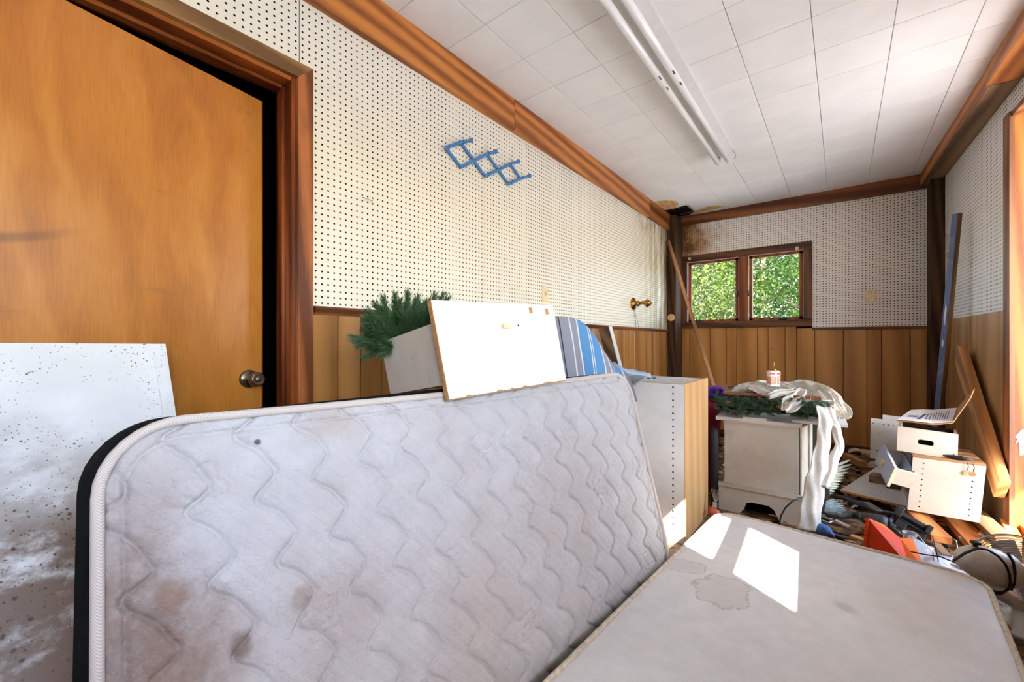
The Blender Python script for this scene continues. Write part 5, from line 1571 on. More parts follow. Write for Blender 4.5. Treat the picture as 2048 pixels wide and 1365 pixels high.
MB().para(Vector((XB + 0.004, YBx + 0.10, ZB)) + zb_ * 0.3, (0.004, 0, 0), (0, 0.012, 0), zb_ * 0.66).build('divider', M['steel'], cbx)
# small tilted drawer in front of its open side
A_ = Vector((0.1996, 3.512, 0.459)); D_ = Vector((0.240, 3.278, 0.372)); Bq = Vector((0.166, 3.535, 0.338))
fx2 = D_ - A_; fy2 = Bq - A_
nn = fx2.cross(fy2).normalized()
if nn.x < 0: nn = -nn
M['lav'] = plain('pale_grey_laminate', (186, 192, 216), 0.4, 0.5, 0, 0.03)
sd = thing('small_drawer', tuple(Bq + fx2), 'small pale drawer with a cream pull tilted out of the fallen cabinet', 'drawer')
MB().para(A_, fx2, fy2, nn * 0.014).build('front', M['lav'], sd)
MB().para(A_ + fx2 * 1.001, fx2.normalized() * 0.002, fy2, nn * 0.014).build('edge_band', M['plate'], sd)
dep = nn * 0.10
MB().para(A_ + fx2 * 0.06 + fy2 * 0.12 + nn * 0.014, fx2 * 0.06, fy2 * 0.75, dep).build('side', M['cream_dirty'], sd)
MB().para(A_ + fx2 * 0.88 + fy2 * 0.12 + nn * 0.014, fx2 * 0.06, fy2 * 0.75, dep).build('side', M['cream_dirty'], sd)
MB().para(A_ + fx2 * 0.12 + fy2 * 0.8 + nn * 0.014, fx2 * 0.76, fy2 * 0.06, dep).build('bottom', M['cream_dirty'], sd)
MB().para(A_ + fx2 * 0.12 + fy2 * 0.12 + nn * 0.105, fx2 * 0.76, fy2 * 0.68, nn * 0.008).build('back', M['greycloth'], sd)
hp = A_ + fx2 * 0.42 + fy2 * 0.52
MB().para(hp - fx2 * 0.09 - fy2 * 0.10, fx2 * 0.18, fy2 * 0.22, -nn * 0.014).build('pull', M['plate'], sd)

# upper drawer with an oval hand hole
U0 = Vector((0.2585, 3.40, 0.452)); ux_ = Vector((0.252, 0, -0.015)); uz_ = Vector((0.004, 0, 0.146))
U0.z = ZB + 0.312 + 0.020
ud = thing('drawer_box', tuple(U0), 'cream wooden drawer with an oval hand hole on top of the fallen cabinet', 'drawer')
def up_(a, b): return U0 + ux_ * a + uz_ * b
hole = []
for k in range(24):
    th_ = 2 * math.pi * k / 24
    cx_ = 0.485 + (0.085 if math.cos(th_) > 0 else -0.085) + 0.05 * math.cos(th_)
    hole.append(up_(cx_, 0.49 + 0.105 * math.sin(th_)))
outer = []
for k in range(24):
    th_ = 2 * math.pi * k / 24
    c_x, s_x = math.cos(th_), math.sin(th_); m_ = max(abs(c_x), abs(s_x))
    outer.append(up_(0.5 + 0.5 * c_x / m_, 0.5 + 0.5 * s_x / m_))
dpt = Vector((0, 0.014, 0))
vs = outer + hole + [p + dpt for p in outer] + [p + dpt for p in hole]
fs = []
for k in range(24):
    j = (k + 1) % 24
    fs += [(k, j, 24 + j, 24 + k), (48 + j, 48 + k, 72 + k, 72 + j), (24 + k, 24 + j, 72 + j, 72 + k), (j, k, 48 + k, 48 + j)]
MB().add(vs, fs).build('front', M['cream_dirty'], ud)
yd = Vector((0.03, 0.24, 0))
MB().para(U0 + dpt, yd, ux_ * 0.05, uz_ * 0.95).build('side', M['cream_dirty'], ud)
MB().para(U0 + dpt + ux_ * 0.95, yd, ux_ * 0.05, uz_ * 0.92).build('side', M['oldwood'], ud)
MB().para(U0 + dpt + yd, ux_, uz_ * 0.9, Vector((0, 0.012, 0))).build('back', M['dark'], ud)
MB().para(U0 + dpt, yd, ux_, Vector((0, 0, 0.006))).build('bottom', M['oldwood'], ud)
# printed cardboard lying across it, one flap bent up
M['card'] = plain('brown_cardboard', (176, 130, 84), 0.8, 0.2, 0, 0.08, 20)
M['print'] = plain('white_print_face', (226, 224, 226), 0.6, 0.3, 0, 0.03)
M['ink'] = plain('blue_black_ink', (84, 98, 122), 0.6, 0.3)
cb0 = at_y(1793, 842, 3.39); cb1 = at_y(1905, 846, 3.36); cb2 = at_y(1913, 818, 3.62); cb3 = at_y(1822, 822, 3.62); cbm = at_y(1862, 849, 3.36); cbm2 = at_y(1868, 822, 3.62)
fl1 = at_y(1940, 797, 3.40); fl2 = at_y(1948, 778, 3.60)
card = thing('cardboard_flap', tuple(cb0), 'printed cardboard sheet bent over the hand hole drawer', 'cardboard')
g_ = [[cb0, cb0.lerp(cbm, 0.5) + Vector((0, 0, 0.003)), cbm, cbm.lerp(cb1, 0.5) + Vector((0, 0, -0.002)), cb1, cb1.lerp(fl1, 0.5), fl1],
      [cb3, cb3.lerp(cbm2, 0.5) + Vector((0, 0, 0.003)), cbm2, cbm2.lerp(cb2, 0.5), cb2, cb2.lerp(fl2, 0.5), fl2]]
MB().sheet(g_, 0.004).build('sheet', M['card'], card)
gp = [[p + Vector((0, 0, 0.006)) for p in r[:5]] for r in g_]
MB().sheet(gp, 0.001).build('printed_face', M['print'], card)
def onc(u_, w_, dz=0.0085):
    i = min(3, int(u_ * 4)); f_ = u_ * 4 - i
    return g_[0][i].lerp(g_[0][i + 1], f_).lerp(g_[1][i].lerp(g_[1][i + 1], f_), w_) + Vector((0, 0, dz))
ink = MB()
rg = random.Random(4)
for k in range(9):
    u0 = 0.40 + 0.055 * k
    ink.add([onc(u0, 0.2), onc(u0 + 0.018, 0.2), onc(u0 + 0.03, 0.2 + rg.uniform(0.4, 0.62)), onc(u0 + 0.012, 0.2 + rg.uniform(0.4, 0.6))], [(0, 1, 2, 3)])
for k in range(6):
    u0 = 0.10 + 0.03 * k
    ink.add([onc(u0, 0.28), onc(u0 + 0.018, 0.28), onc(u0 + 0.02, 0.45), onc(u0 + 0.004, 0.45)], [(0, 1, 2, 3)])
ink.add([onc(0.27, 0.15), onc(0.33, 0.15), onc(0.40, 0.6), onc(0.345, 0.6)], [(0, 1, 2, 3)])
ink.build('lettering', M['ink'], card)
# black plastic branch with two dangling leaves on the cabinet top
bp = Vector((0.50, 3.40, ZB + 0.312 + 0.012))
br_ = thing('plastic_branch', tuple(bp), 'black plastic vine with two dry leaves hanging over the fallen cabinet', 'branch')
pts = [at_y(1886, 912, 3.40), at_y(1900, 914, 3.39), at_y(1912, 916, 3.38), at_y(1925, 921, 3.37), at_y(1947, 929, 3.36)]
for p in pts: p.z = max(p.z, ZB + 0.312 + 0.024)
MB().tube(pts, [0.003, 0.009, 0.013, 0.011, 0.003], 7).build('stem', M['black'], br_, True)
for k in range(6):
    q = pts[1].lerp(pts[3], k / 5); d = Vector((rnd.uniform(-.03, .03), rnd.uniform(-.02, .01), rnd.uniform(0.0, .02)))
    MB().tube([q, q + d], [0.007, 0.002], 5).build('twig', M['black'], br_)
for (sx_, sy_, ex_, ey_) in ((1935, 926, 1931, 954), (1945, 928, 1948, 955)):
    a_ = at_y(sx_, sy_, YBx - 0.012); b_ = at_y(ex_, ey_, YBx - 0.010)
    MB().tube([a_, a_.lerp(b_, 0.3) + Vector((0.006, 0, 0)), a_.lerp(b_, 0.6)], 0.0018, 5).build('twig', M['black'], br_)
    c_ = a_.lerp(b_, 0.55)
    MB().prism([c_, c_.lerp(b_, 0.5) + Vector((-0.011, 0, 0)), b_, c_.lerp(b_, 0.5) + Vector((0.011, 0, 0))], (0, 0.002, 0)).build('leaf', M['pine'], br_)
# white drilled panels standing behind
def stand(pts, Y, name, label, holes=True, th=0.014, m='white_dirty'):
    P = [at_y(x, y, Y) for x, y in pts]
    P[2].z = P[3].z = 0.2965
    o_ = thing(name, tuple(P[3]), label, 'panel')
    MB().prism(P, (0, th, 0)).build('board', M[m], o_)
    return o_, P
o_, P = stand([(1742, 837), (1800, 844), (1797, 934), (1740, 914)], 3.80, 'drilled_panel', 'white panel with pin holes standing left of the hand hole drawer')
P[2].z = P[2].z
for k in range(5):
    c_ = at_y(1746.5 + 10.2 * k, 847 + 1.2 * k, 3.80)
    MB().lathe(c_, (0, -1, 0), [(0, 0.0036), (0.0004, 0.0036)], 8).build('pin_hole', M['dark'], o_)
for k in range(3):
    c_ = at_y(1744 + 10.0 * k, 900 + 2.0 * k, 3.80)
    MB().lathe(c_, (0, -1, 0), [(0, 0.0036), (0.0004, 0.0036)], 8).build('pin_hole', M['dark'], o_)
stand([(1765.5, 830), (1800, 834), (1800, 930), (1765, 926)], 4.05, 'plain_panel', 'second white panel just behind the drilled panel', False)
o = MB().box(0.235, 0.56, 3.76, 4.12, 0.0, 0.296, 0.003).build('wood_crate', M['oldwood'], None); tag(o, 'old wooden crate behind the fallen cabinet under the drilled panels', 'crate')
# drilled panel on the floor with a brown raw edge
f0 = at_z(1681, 984, 0.10); f1 = at_z(1800, 1014, 0.105); f2 = at_z(1745, 943, 0.10)
fp = thing('floor_panel', tuple(f0), 'white drilled panel with a raw brown edge lying on the junk', 'panel')
fxx = (f1 - f0) * 1.25; fyy = (f2 - f0) * 1.15
MB().para(f0, fxx, fyy, (0, 0, 0.012)).build('core', M['pine_red'], fp)
MB().para(f0 + Vector((0, 0, 0.0121)) + fyy * 0.005, fxx, fyy * 0.99, (0, 0, 0.0012)).build('white_face', M['white_dirty'], fp)
for r_ in range(2):
    for k in range(9):
        c_ = f0 + fxx * (0.12 + 0.34 * r_) + fyy * (0.1 + 0.095 * k) + Vector((0, 0, 0.0134))
        MB().lathe(c_, (0, 0, 1), [(0, 0.0036), (0.0004, 0.0034)], 8).build('pin_hole', M['dark'], fp)
o = MB().para(at_z(1738, 965, 0.115), (0.10, -0.01, 0), (0.02, 0.10, 0), (0, 0, 0.05)).build('wood_block', M['beam_grey'], None)
tag(o, 'weathered grey wood block on the floor panel', 'block')

# ------------------------------------------------------------------ feathered wing ornaments
M['feather'] = plain('grey_green_feather', (176, 188, 176), 0.6, 0.3, 0, 0.12, 40)
M['feather_d'] = plain('dark_teal_feather', (112, 126, 126), 0.6, 0.3, 0, 0.2, 40)
def wing(name, root_px, t0, tips, m, label, w=0.012, root2=None):
    r0 = at_t(*root_px, t0)
    o_ = thing(name, tuple(r0), label, 'ornament')
    n_ = len(tips)
    for k, (x, y, tt) in enumerate(tips):
        q = at_t(x, y, tt)
        p = r0 if root2 is None else r0.lerp(at_t(*root2, t0), k / max(1, n_ - 1))
        d = q - p; L = d.length
        side = d.cross(ray(x, y)).normalized()
        mid = p + d * 0.55 + Vector((0, 0, 0.006))
        up2 = side.cross(d).normalized() * 0.004
        P = [p + side * w * 0.4, p + d * 0.5 + side * w, p + d * 0.85 + side * w * 0.8, q, p + d * 0.85 - side * w * 0.7, p + d * 0.5 - side * w * 0.8, p - side * w * 0.4]
        P = [a + up2 * (1 if i % 2 else 0) for i, a in enumerate(P)]
        MB().prism(P, -up2.normalized() * 0.0025).build('feather', M[m], o_)
    return o_
tp = [(1702, 920, 2.72), (1704, 929, 2.71), (1700, 937, 2.70), (1698, 945, 2.69), (1690, 951, 2.68), (1688, 957, 2.67), (1684, 963, 2.66), (1681, 969, 2.65), (1678, 974, 2.64), (1675, 979, 2.63), (1671, 984, 2.62), (1666, 988, 2.61), (1662, 991, 2.60), (1658, 994, 2.60)]
wing('feather_wing', (1640, 945), 2.66, tp, 'feather', 'pale grey green feathered wing behind the hanging satin sash', 0.009, (1628, 985))
tp = [(1672, 999, 2.42), (1680, 1002, 2.42), (1686, 1007, 2.41), (1690, 1012, 2.41), (1693, 1016, 2.40), (1694, 1020, 2.40), (1692, 1024, 2.39), (1687, 1027, 2.39), (1680, 1029, 2.38), (1670, 1030, 2.38)]
wing('feather_wing', (1652, 1004), 2.42, tp, 'feather_d', 'dark teal feathered wing on the floor under the satin sash', 0.006, (1648, 1024))

# ------------------------------------------------------------------ junk on the floor between the mattress and the pile
M['orange'] = plain('orange_plastic', (206, 54, 8), 0.6, 0.2, 0, 0.05)
M['orange_l'] = plain('bright_orange_plastic', (226, 104, 16), 0.55, 0.2, 0, 0.05)
# orange scoop: a tilted wedge-shaped tray with a toothed lip
s0 = at_t(1728, 1092, 2.02); s1 = at_t(1735, 1036, 2.06); s2 = at_t(1822, 1112, 1.90); s3 = at_t(1800, 1076, 2.05); s4 = at_t(1768, 1050, 2.14)
ob = thing('orange_scoop', tuple(Vector((s0.x, s0.y, 0.0))), 'orange plastic scoop with a toothed lip beyond the flat mattress', 'scoop')
for p in (s0, s2): p.z = max(0.03, p.z - 0.06)
thk = ray(1780, 1080).normalized() * 0.006
MB().prism([s0, s1, s3, s2], thk).build('face', M['orange'], ob)
dv_ = ray(1780, 1070).normalized() * 0.10
MB().prism([s1, s4, s4 + dv_ * 0.5, s3 + dv_, s3], Vector((0, 0, -0.004))).build('top_flange', M['orange_l'], ob)
MB().prism([s3, s2, s2 + Vector((0.05, 0.01, 0)), s3 + Vector((0.05, 0.05, -0.01))], Vector((0, 0, -0.005))).build('side_flange', M['orange_l'], ob)
c_ = s0.lerp(s3, 0.5)
MB().prism([c_ - thk * 1.3 + (s1 - s0) * 0.14, c_ - thk * 1.3 + (s2 - s0) * 0.28 - (s1 - s0) * 0.22, c_ - thk * 1.3 - (s1 - s0) * 0.28 - (s2 - s0) * 0.05], thk * 0.6).build('recess', plain('deep_orange', (196, 62, 20), 0.4), ob)
MB().tube([s0 - thk, s1 - thk], 0.007, 8).build('rim', M['orange'], ob)
for k in range(9):
    q = s0.lerp(s1, (k + 0.5) / 9) - thk
    MB().obox(q + Vector((-0.008 * CS, -0.008 * SN, 0)), (0.012, 0.004, 0.004)).build('tooth', M['orange_l'], ob)
# black bracket
bz = at_z(1822, 1046, 0.12)
R = Matrix.Rotation(math.radians(-8), 3, 'Z') @ Matrix.Rotation(math.radians(24), 3, 'Y') @ Matrix.Rotation(math.radians(-28), 3, 'X')
bb_ = thing('plastic_bracket', (bz.x, bz.y, 0.06), 'black plastic mounting bracket leaning on the fallen cabinet', 'bracket')
def bpart(nm, off, size, bev=0.003): MB().obox(bz + R @ Vector(off), size, R, bev).build(nm, M['black'], bb_)
bpart('plate', (0, 0.012, -0.01), (0.15, 0.006, 0.085))
bpart('rib', (0, 0, 0.014), (0.155, 0.022, 0.016)); bpart('rib', (0, 0.0, -0.012), (0.12, 0.012, 0.010))
bpart('ear', (-0.062, -0.006, 0.022), (0.030, 0.034, 0.060)); bpart('ear', (0.068, -0.006, 0.012), (0.024, 0.034, 0.044)); bpart('foot', (-0.03, -0.004, -0.04), (0.045, 0.024, 0.040))
# black glove: palm, four fingers and a thumb, lying limp
M['glove'] = plain('black_rubber_glove', (52, 58, 66), 0.6, 0.4, 0, 0.15, 60)
g0 = at_z(1722, 1036, 0.10); g1_ = at_z(1775, 1048, 0.10)
gv = thing('work_glove', (g0.x, g0.y, 0.06), 'dark rubber work glove beside the orange scoop', 'glove')
MB().tube([g0, g0.lerp(g1_, 0.35), g0.lerp(g1_, 0.8), g1_], [0.02, 0.034, 0.04, 0.034], 10).build('palm', M['glove'], gv, True)
for k, (x, y) in enumerate(((1808, 1036), (1812, 1043), (1806, 1056), (1798, 1066))):
    q = at_z(x, y, 0.085); p = g1_ + Vector((0, 0, 0.012 - 0.012 * k))
    MB().tube([p, p.lerp(q, 0.5) + Vector((0, 0, 0.006)), q], [0.016, 0.013, 0.009], 8).build('finger', M['glove'], gv, True)
q = at_z(1760, 1062, 0.08); MB().tube([g0.lerp(g1_, 0.5), g0.lerp(q, 0.8), q], [0.016, 0.014, 0.010], 8).build('thumb', M['glove'], gv, True)
# black edging strip, mesh plate, hose
pts = [at_z(1672, 990, 0.09), at_z(1692, 996, 0.10), at_z(1715, 1004, 0.11), at_z(1738, 1014, 0.10), at_z(1762, 1022, 0.09), at_z(1790, 1026, 0.09)]
o = cloth_strip(pts, [0.02, 0.05, 0.055, 0.04, 0.02, 0.012], (0, -0.4, 0.9), 1, 0.006, 6, 0.004, 2).build('edging_strip', M['black'], None, True); tag(o, 'curved black plastic edging strip under the floor panel', 'strip')
a_ = at_z(1727, 1005, 0.125); b_ = at_z(1752, 1022, 0.125)
o = MB().para(a_, b_ - a_, (0.03, 0.02, 0.0), (0, 0, 0.003)).build('hinge_plate', M['steel'], None); tag(o, 'small steel plate lying on the black edging strip', 'plate')
pts = [at_z(1652, 1029, 0.05), at_z(1680, 1032, 0.05), at_z(1705, 1030, 0.05), at_z(1722, 1033, 0.06)]
o = MB().tube(pts, 0.02, 10).build('hose_piece', plain('dark_green_hose', (60, 64, 58), 0.6, 0.3, 0, 0.3, 60), None, True); tag(o, 'dark dusty hose piece under the teal wing', 'hose')
pts = [at_z(1645, 1042, 0.03), at_z(1658, 1046, 0.03), at_z(1668, 1042, 0.03), at_z(1672, 1034, 0.03)]
o = MB().tube(pts, 0.006, 8).build('hook_wire', M['steel'], None, True); tag(o, 'bent grey metal hook below the dusty hose', 'hook')
# cables
pts = [at_t(1611, 996, 2.46), at_t(1598, 997, 2.44), at_t(1584, 1004, 2.42), at_t(1571, 1016, 2.41), at_t(1562, 1032, 2.40), at_t(1558, 1052, 2.40), at_t(1556, 1064, 2.40)]
o = MB().tube(pts, 0.0045, 8).build('power_cable', M['black'], None, True); tag(o, 'black power cable arching in front of the nightstand', 'cable')
pts = [at_z(1655, 1062, 0.02), at_z(1685, 1069, 0.02), at_z(1710, 1075, 0.02), at_z(1735, 1079, 0.02)]
o = MB().tube(pts, 0.006, 8).build('floor_cable', M['black'], None, True); tag(o, 'black cable lying on the floor left of the orange scoop', 'cable')
# blue sock, wrapper, paint roller
M['denim'] = plain('blue_knit', (78, 116, 172), 0.85, 0.2, 0, 0.25, 90)
pts = [at_z(1622, 1054, 0.045), at_z(1636, 1056, 0.05), at_z(1652, 1062, 0.045), at_z(1664, 1072, 0.035)]
o = MB().tube(pts, [0.028, 0.034, 0.03, 0.016], 10).build('sock', M['denim'], None, True); tag(o, 'blue and white knitted sock at the foot of the satin sash', 'sock')
a_ = at_z(1536, 1030, 0.05)
o = MB().para(a_, (0.05, -0.01, 0.0), (0.01, -0.04, 0.02), (0, 0, 0.003)).build('wrapper', plain('red_white_wrapper', (226, 150, 156), 0.4, 0.5, 0, 0.5, 60), None); tag(o, 'red and white wrapper under the nightstand arch', 'wrapper')
pr = at_z(1428, 1028, 0.05)
rl = thing('paint_brush', (pr.x, pr.y, 0.0), 'orange handled brush on the floor between tall cabinet and nightstand', 'brush')
MB().tube([pr + Vector((-0.02, 0.03, 0.0)), pr + Vector((0.02, 0.0, 0.005))], [0.03, 0.022], 10).build('handle', plain('salmon_plastic', (222, 118, 84), 0.4), rl, True)
for k in range(8): MB().tube([pr + Vector((0.0, 0.03, 0.05)), pr + Vector((-0.03 + 0.01 * k, 0.06, 0.13))], 0.0015, 4).build('bristle', M['steel'], rl)
MB().tube([pr + Vector((0, 0.02, 0.03)), pr + Vector((-0.0, 0.03, 0.06))], 0.014, 8).build('ferrule', M['steel'], rl)
# lumber
def lb(nm, a, za, b, zb2, w, h, m, label):
    tag(lumber(nm, at_z(*a, za), at_z(*b, zb2), w, h, m), label, 'lumber')
lb('lumber_offcut', (1832, 1030), 0.085, (1883, 1080), 0.06, 0.085, 0.04, M['pine_red'], 'short orange lumber offcut with a splintered lit end')
lb('lumber_plank', (1890, 1020), 0.04, (1972, 1108), 0.035, 0.10, 0.04, M['pine_red'], 'flat orange plank on the floor under the fallen cabinet')
lb('lumber_block', (2012, 1050), 0.05, (2030, 1082), 0.05, 0.05, 0.06, M['pine_red'], 'small lumber block at the foot of the doorway casing')
# plastic sheet
M['plastic'] = plain('bluish_white_plastic', (214, 224, 238), 0.3, 0.6, 0, 0.05, 14)
g_ = []
for i in range(13):
    row = []
    for j in range(9):
        u_, w_ = i / 12, j / 8
        x = 1812 + (1985 - 1812) * u_ + 20 * w_; y = (1070 + 62 * u_ ** 1.2) + 55 * w_
        p = at_z(x, y, 0.055)
        p.z = 0.035 + 0.018 * math.sin(i * 1.3 + j * 0.7) * math.cos(j * 1.1 + i * 0.4) + 0.006 * math.sin(i * 3.1 + j * 2.2)
        row.append(p)
    g_.append(row)
o = MB().sheet(g_, 0.002).build('plastic_sheet', M['plastic'], None, True); tag(o, 'crumpled bluish white plastic sheet beside the fan', 'plastic sheet')
# wires standing out of the junk
def wire(pts, label, r=0.0022, m='black'):
    tag(MB().tube([at_t(*p) for p in pts], r, 5).build('wire', M[m], None, True), label, 'wire')
wire([(1834, 1068, 1.95), (1850, 1089, 1.93), (1866, 1105, 1.92), (1867, 1122, 1.92)], 'kinked steel wire right of the orange scoop', 0.0022, 'steel')
wire([(1865, 1072, 1.92), (1871, 1098, 1.9), (1877, 1124, 1.9)], 'straight black wire between the kinked wire and the fan')
wire([(1908, 1079, 1.9), (1912, 1082, 1.9), (1916, 1100, 1.88), (1918, 1118, 1.86)], 'thin hooked wire at the tip of the fan housing', 0.0018, 'steel')
wire([(1822, 1104, 1.86), (1850, 1110, 1.84), (1880, 1114, 1.8), (1910, 1126, 1.76), (1930, 1136, 1.70)], 'black wire lying along the plastic sheet', 0.003)
# tumbler
gp = at_z(1816, 1085, 0.05)
t = NT('clear_plastic'); t.b.inputs['Transmission Weight'].default_value = 0.75
M['clear'] = t.done((0.9, 0.9, 0.92, 1), 0.12, 0.5)
gp = at_z(1816, 1094, 0.06)
o = MB().lathe(gp, (0.1, 0, 1), [(0, 0.020), (0.05, 0.024), (0.07, 0.030), (0.074, 0.032), (0.07, 0.028), (0.05, 0.022), (0.004, 0.018)], 16).build('tumbler', M['clear'], None, True); tag(o, 'clear plastic tumbler behind the orange scoop', 'cup')

# ------------------------------------------------------------------ desk fan lying by the mattress corner
M['beige'] = plain('aged_beige_enamel', (214, 206, 196), 0.4, 0.5, 0, 0.04, 10, ((120, 98, 78), 0.5, 14.0))
M['chrome'] = plain('tarnished_wire', (168, 164, 156), 0.3, 0.5, 1.0, 0.1)
fo = at_t(1917, 1113, 1.575); fe = at_t(2030, 1147, 1.60)
fa = (fe - fo).normalized()
fn_b = at_z(2035, 1240, 0.03)
fan = thing('desk_fan', (fn_b.x, fn_b.y, 0.0), 'old beige desk fan with a wire guard at the far corner of the flat mattress', 'fan')
MB().lathe(fo, fa, [(0, 0.006), (0.012, 0.026), (0.035, 0.042), (0.07, 0.056), (0.11, 0.064), (0.150, 0.067), (0.153, 0.066), (0.156, 0.067), (0.205, 0.066), (0.215, 0.055)], 28).build('motor_housing', M['beige'], fan, True)
gc = at_t(2042, 1150, 1.66)
fa = (Vector((CS, SN, 0)) * 0.72 + Vector((-SN, CS, 0)) * 0.66 + Vector((0, 0, -0.12))).normalized()
gx = fa.orthogonal().normalized(); gy = fa.cross(gx)
def circ(c, r, n=40): return [c + (gx * math.cos(2 * math.pi * k / n) + gy * math.sin(2 * math.pi * k / n)) * r for k in range(n)]
gb_, gf_ = MB(), MB()
for k in range(15):
    r = 0.035 + 0.0078 * k
    dpt_ = 0.055 * (1 - (r / 0.155) ** 2)
    gb_.tube(circ(gc - fa * dpt_, r), 0.0019, 4, closed=True)
    gf_.tube(circ(gc + fa * (dpt_ * 1.2 + 0.03), r), 0.0013, 4, closed=True)
for k in range(3):
    a = 2.1 * k
    v_ = gx * math.cos(a) + gy * math.sin(a)
    gb_.tube([gc - fa * 0.055 + v_ * 0.03, gc - fa * 0.035 + v_ * 0.09, gc + v_ * 0.146], 0.0018, 5)
gb_.tube(circ(gc + fa * 0.012, 0.147), 0.0035, 6, closed=True)
gb_.build('rear_guard', M['chrome'], fan, True); gf_.build('front_guard', M['chrome'], fan, True)
for k in range(4):
    a = math.pi / 2 * k + 0.4
    v_ = gx * math.cos(a) + gy * math.sin(a); w_ = fa.cross(v_)
    P = [gc + v_ * 0.02 - w_ * 0.012, gc + v_ * 0.07 - w_ * 0.05 - fa * 0.012, gc + v_ * 0.125 - w_ * 0.035 - fa * 0.01, gc + v_ * 0.125 + w_ * 0.035 + fa * 0.014, gc + v_ * 0.06 + w_ * 0.03 + fa * 0.01, gc + v_ * 0.02 + w_ * 0.012]
    MB().prism(P, fa * 0.0015).build('blade', M['steel'], fan)
MB().lathe(gc - fa * 0.05, fa, [(0, 0.022), (0.07, 0.022), (0.08, 0.01)], 14).build('hub', M['black'], fan, True)
fa = (fe - fo).normalized()
nk = fo + fa * 0.150 + Vector((0, 0, -0.06))
MB().tube([nk, nk + Vector((0.004, 0.0, -0.03)), Vector((fn_b.x, fn_b.y, 0.09)), Vector((fn_b.x, fn_b.y, 0.05))], [0.026, 0.027, 0.02, 0.022], 14).build('neck', M['beige'], fan, True)
MB().lathe(nk + Vector((0, 0, -0.02)), (0, 0, -1), [(0, 0.030), (0.012, 0.030), (0.016, 0.026)], 14).build('collar', M['black'], fan, True)
MB().lathe((fn_b.x, fn_b.y, 0.0), (0, 0, 1), [(0, 0.105), (0.012, 0.105), (0.025, 0.095), (0.045, 0.06), (0.065, 0.03), (0.075, 0.024)], 28).build('base', plain('silver_plastic_base', (196, 198, 202), 0.3, 0.5, 0.3), fan, True)
kb = fo + fa * 0.075 + Vector((0, 0, 0.056))
MB().lathe(kb, (0.1, 0, 1), [(0, 0.008), (0.010, 0.008), (0.012, 0.016), (0.019, 0.016), (0.021, 0.012)], 12).build('oscillation_knob', M['black'], fan, True)
MB().obox(fo + fa * 0.185 + Vector((0, 0, 0.064)) - ray(2000, 1100).normalized() * 0.012, (0.035, 0.02, 0.006), Matrix.Rotation(0.5, 3, 'Z'), 0.001).build('red_sticker', plain('red_sticker', (206, 104, 88), 0.5), fan)
vw = ray(1960, 1130).normalized()
cd = [(1907, 1122, 1.54), (1930, 1107, 1.50), (1955, 1097, 1.50), (1975, 1100, 1.50), (1995, 1112, 1.50), (2010, 1128, 1.50), (2019, 1148, 1.51), (2021, 1166, 1.52), (2018, 1178, 1.53), (2003, 1188, 1.56)]
MB().tube([at_t(*p) for p in cd], 0.0042, 8).build('cord', M['black'], fan, True)
cd = [(2016, 1108, 1.52), (2026, 1124, 1.52), (2030, 1145, 1.52), (2028, 1168, 1.53), (2022, 1180, 1.54)]
MB().tube([at_t(*p) for p in cd], 0.0046, 8).build('cord', M['black'], fan, True)

# ------------------------------------------------------------------ broken bits towards the end wall
def chunk(nm, a, z, vx, vy, h, m, label, cat):
    p = at_z(*a, z)
    tag(MB().para(p, vx, vy, (0, 0, h)).build(nm, M[m] if isinstance(m, str) else m, None), label, cat)
pk = wood('pinkish_board', (186, 160, 150), (140, 112, 100), 'x', 0.8)
chunk('splintered_board', (1692, 985), 0.04, (0.22, -0.02, 0), (0.06, 0.26, 0), 0.02, pk, 'splintered pinkish board behind the feathered wing', 'board')
chunk('brick_piece', (1722, 958), 0.06, (0.12, -0.02, 0), (0.01, 0.06, 0), 0.05, plain('brick', (150, 84, 56), 0.9, 0.1, 0, 0.15), 'broken brick piece behind the splintered board', 'brick')
chunk('plaster_chunk', (1735, 935), 0.08, (0.11, -0.03, 0.01), (0.03, 0.11, 0), 0.03, 'cream_dirty', 'pale plaster chunk left of the small drawer', 'plaster')
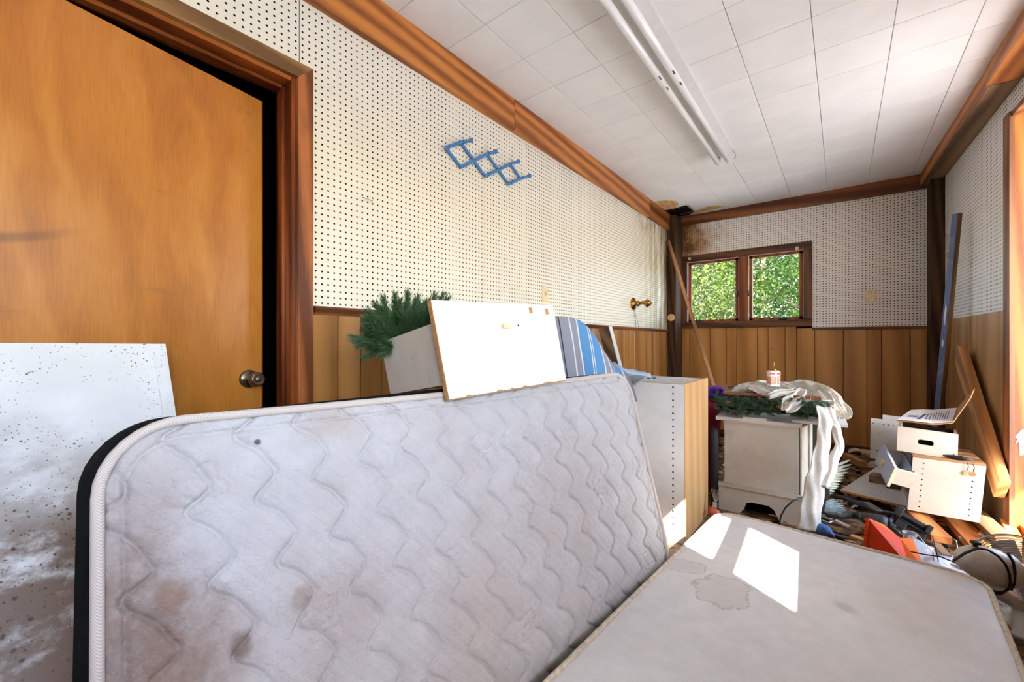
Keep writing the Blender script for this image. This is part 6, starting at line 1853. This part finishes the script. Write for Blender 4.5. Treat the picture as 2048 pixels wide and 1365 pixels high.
o = lumber('cardboard_tube', at_z(1690, 912, 0.10), at_z(1728, 930, 0.09), 0.05, 0.05, M['card']); tag(o, 'brown cardboard tube near the end wall baseboard', 'tube')
tan = plain('tan_leather', (190, 164, 128), 0.8, 0.2, 0, 0.15, 30)
gq = at_z(1724, 905, 0.14)
tg = thing('tan_glove', (gq.x, gq.y, 0.10), 'tan leather glove on the rubble left of the drilled panel', 'glove')
MB().tube([gq, gq + Vector((0.08, -0.03, 0.0)), gq + Vector((0.15, -0.05, -0.01))], [0.03, 0.036, 0.03], 8).build('palm', tan, tg, True)
for k in range(4):
    MB().tube([gq + Vector((0.0, 0.0, 0.01)), gq + Vector((-0.05, 0.01 - 0.02 * k, 0.02)), gq + Vector((-0.09, 0.02 - 0.03 * k, 0.0))], [0.014, 0.012, 0.008], 6).build('finger', tan, tg, True)
# loose rubble nobody could count
rg = random.Random(31)
rb_ = MB(); mats_ = [M['oldwood'], M['dark'], M['beam_grey'], M['pine'], M['cream_dirty']]
def clear(x, y):
    if x < XL + 0.1 or x > XR(y) - 0.06 or y > 5.15: return False
    if x < -0.40 and y < 2.95: return False
    if -0.66 < x < -0.13 and 2.95 < y < 3.45: return False
    if x < -0.6 and y < 3.7: return False
    if y < 2.36 and x < 0.5: return False
    return True
cnt = 0
while cnt < 620:
    x, y = rg.uniform(-1.5, 0.75), rg.uniform(2.3, 5.1)
    if not clear(x, y): continue
    cnt += 1
    L = rg.choice((0.03, 0.05, 0.08, 0.14)) * rg.uniform(0.6, 1.5)
    R = Matrix.Rotation(rg.uniform(0, 6.28), 3, 'Z') @ Matrix.Rotation(rg.uniform(-0.3, 0.3), 3, 'Y')
    rb_.obox((x, y, 0.012 + abs(rg.gauss(0, 0.022))), (L, rg.uniform(0.008, 0.04), rg.uniform(0.004, 0.02)), R, 0, rg.randrange(5))
o = rb_.build('rubble', mats_, None)
tag(o, 'loose splinters and rubble scattered over the floor', 'rubble', None, 'stuff')
for o_ in bpy.data.objects:
    if '_o' in o_: del o_['_o']
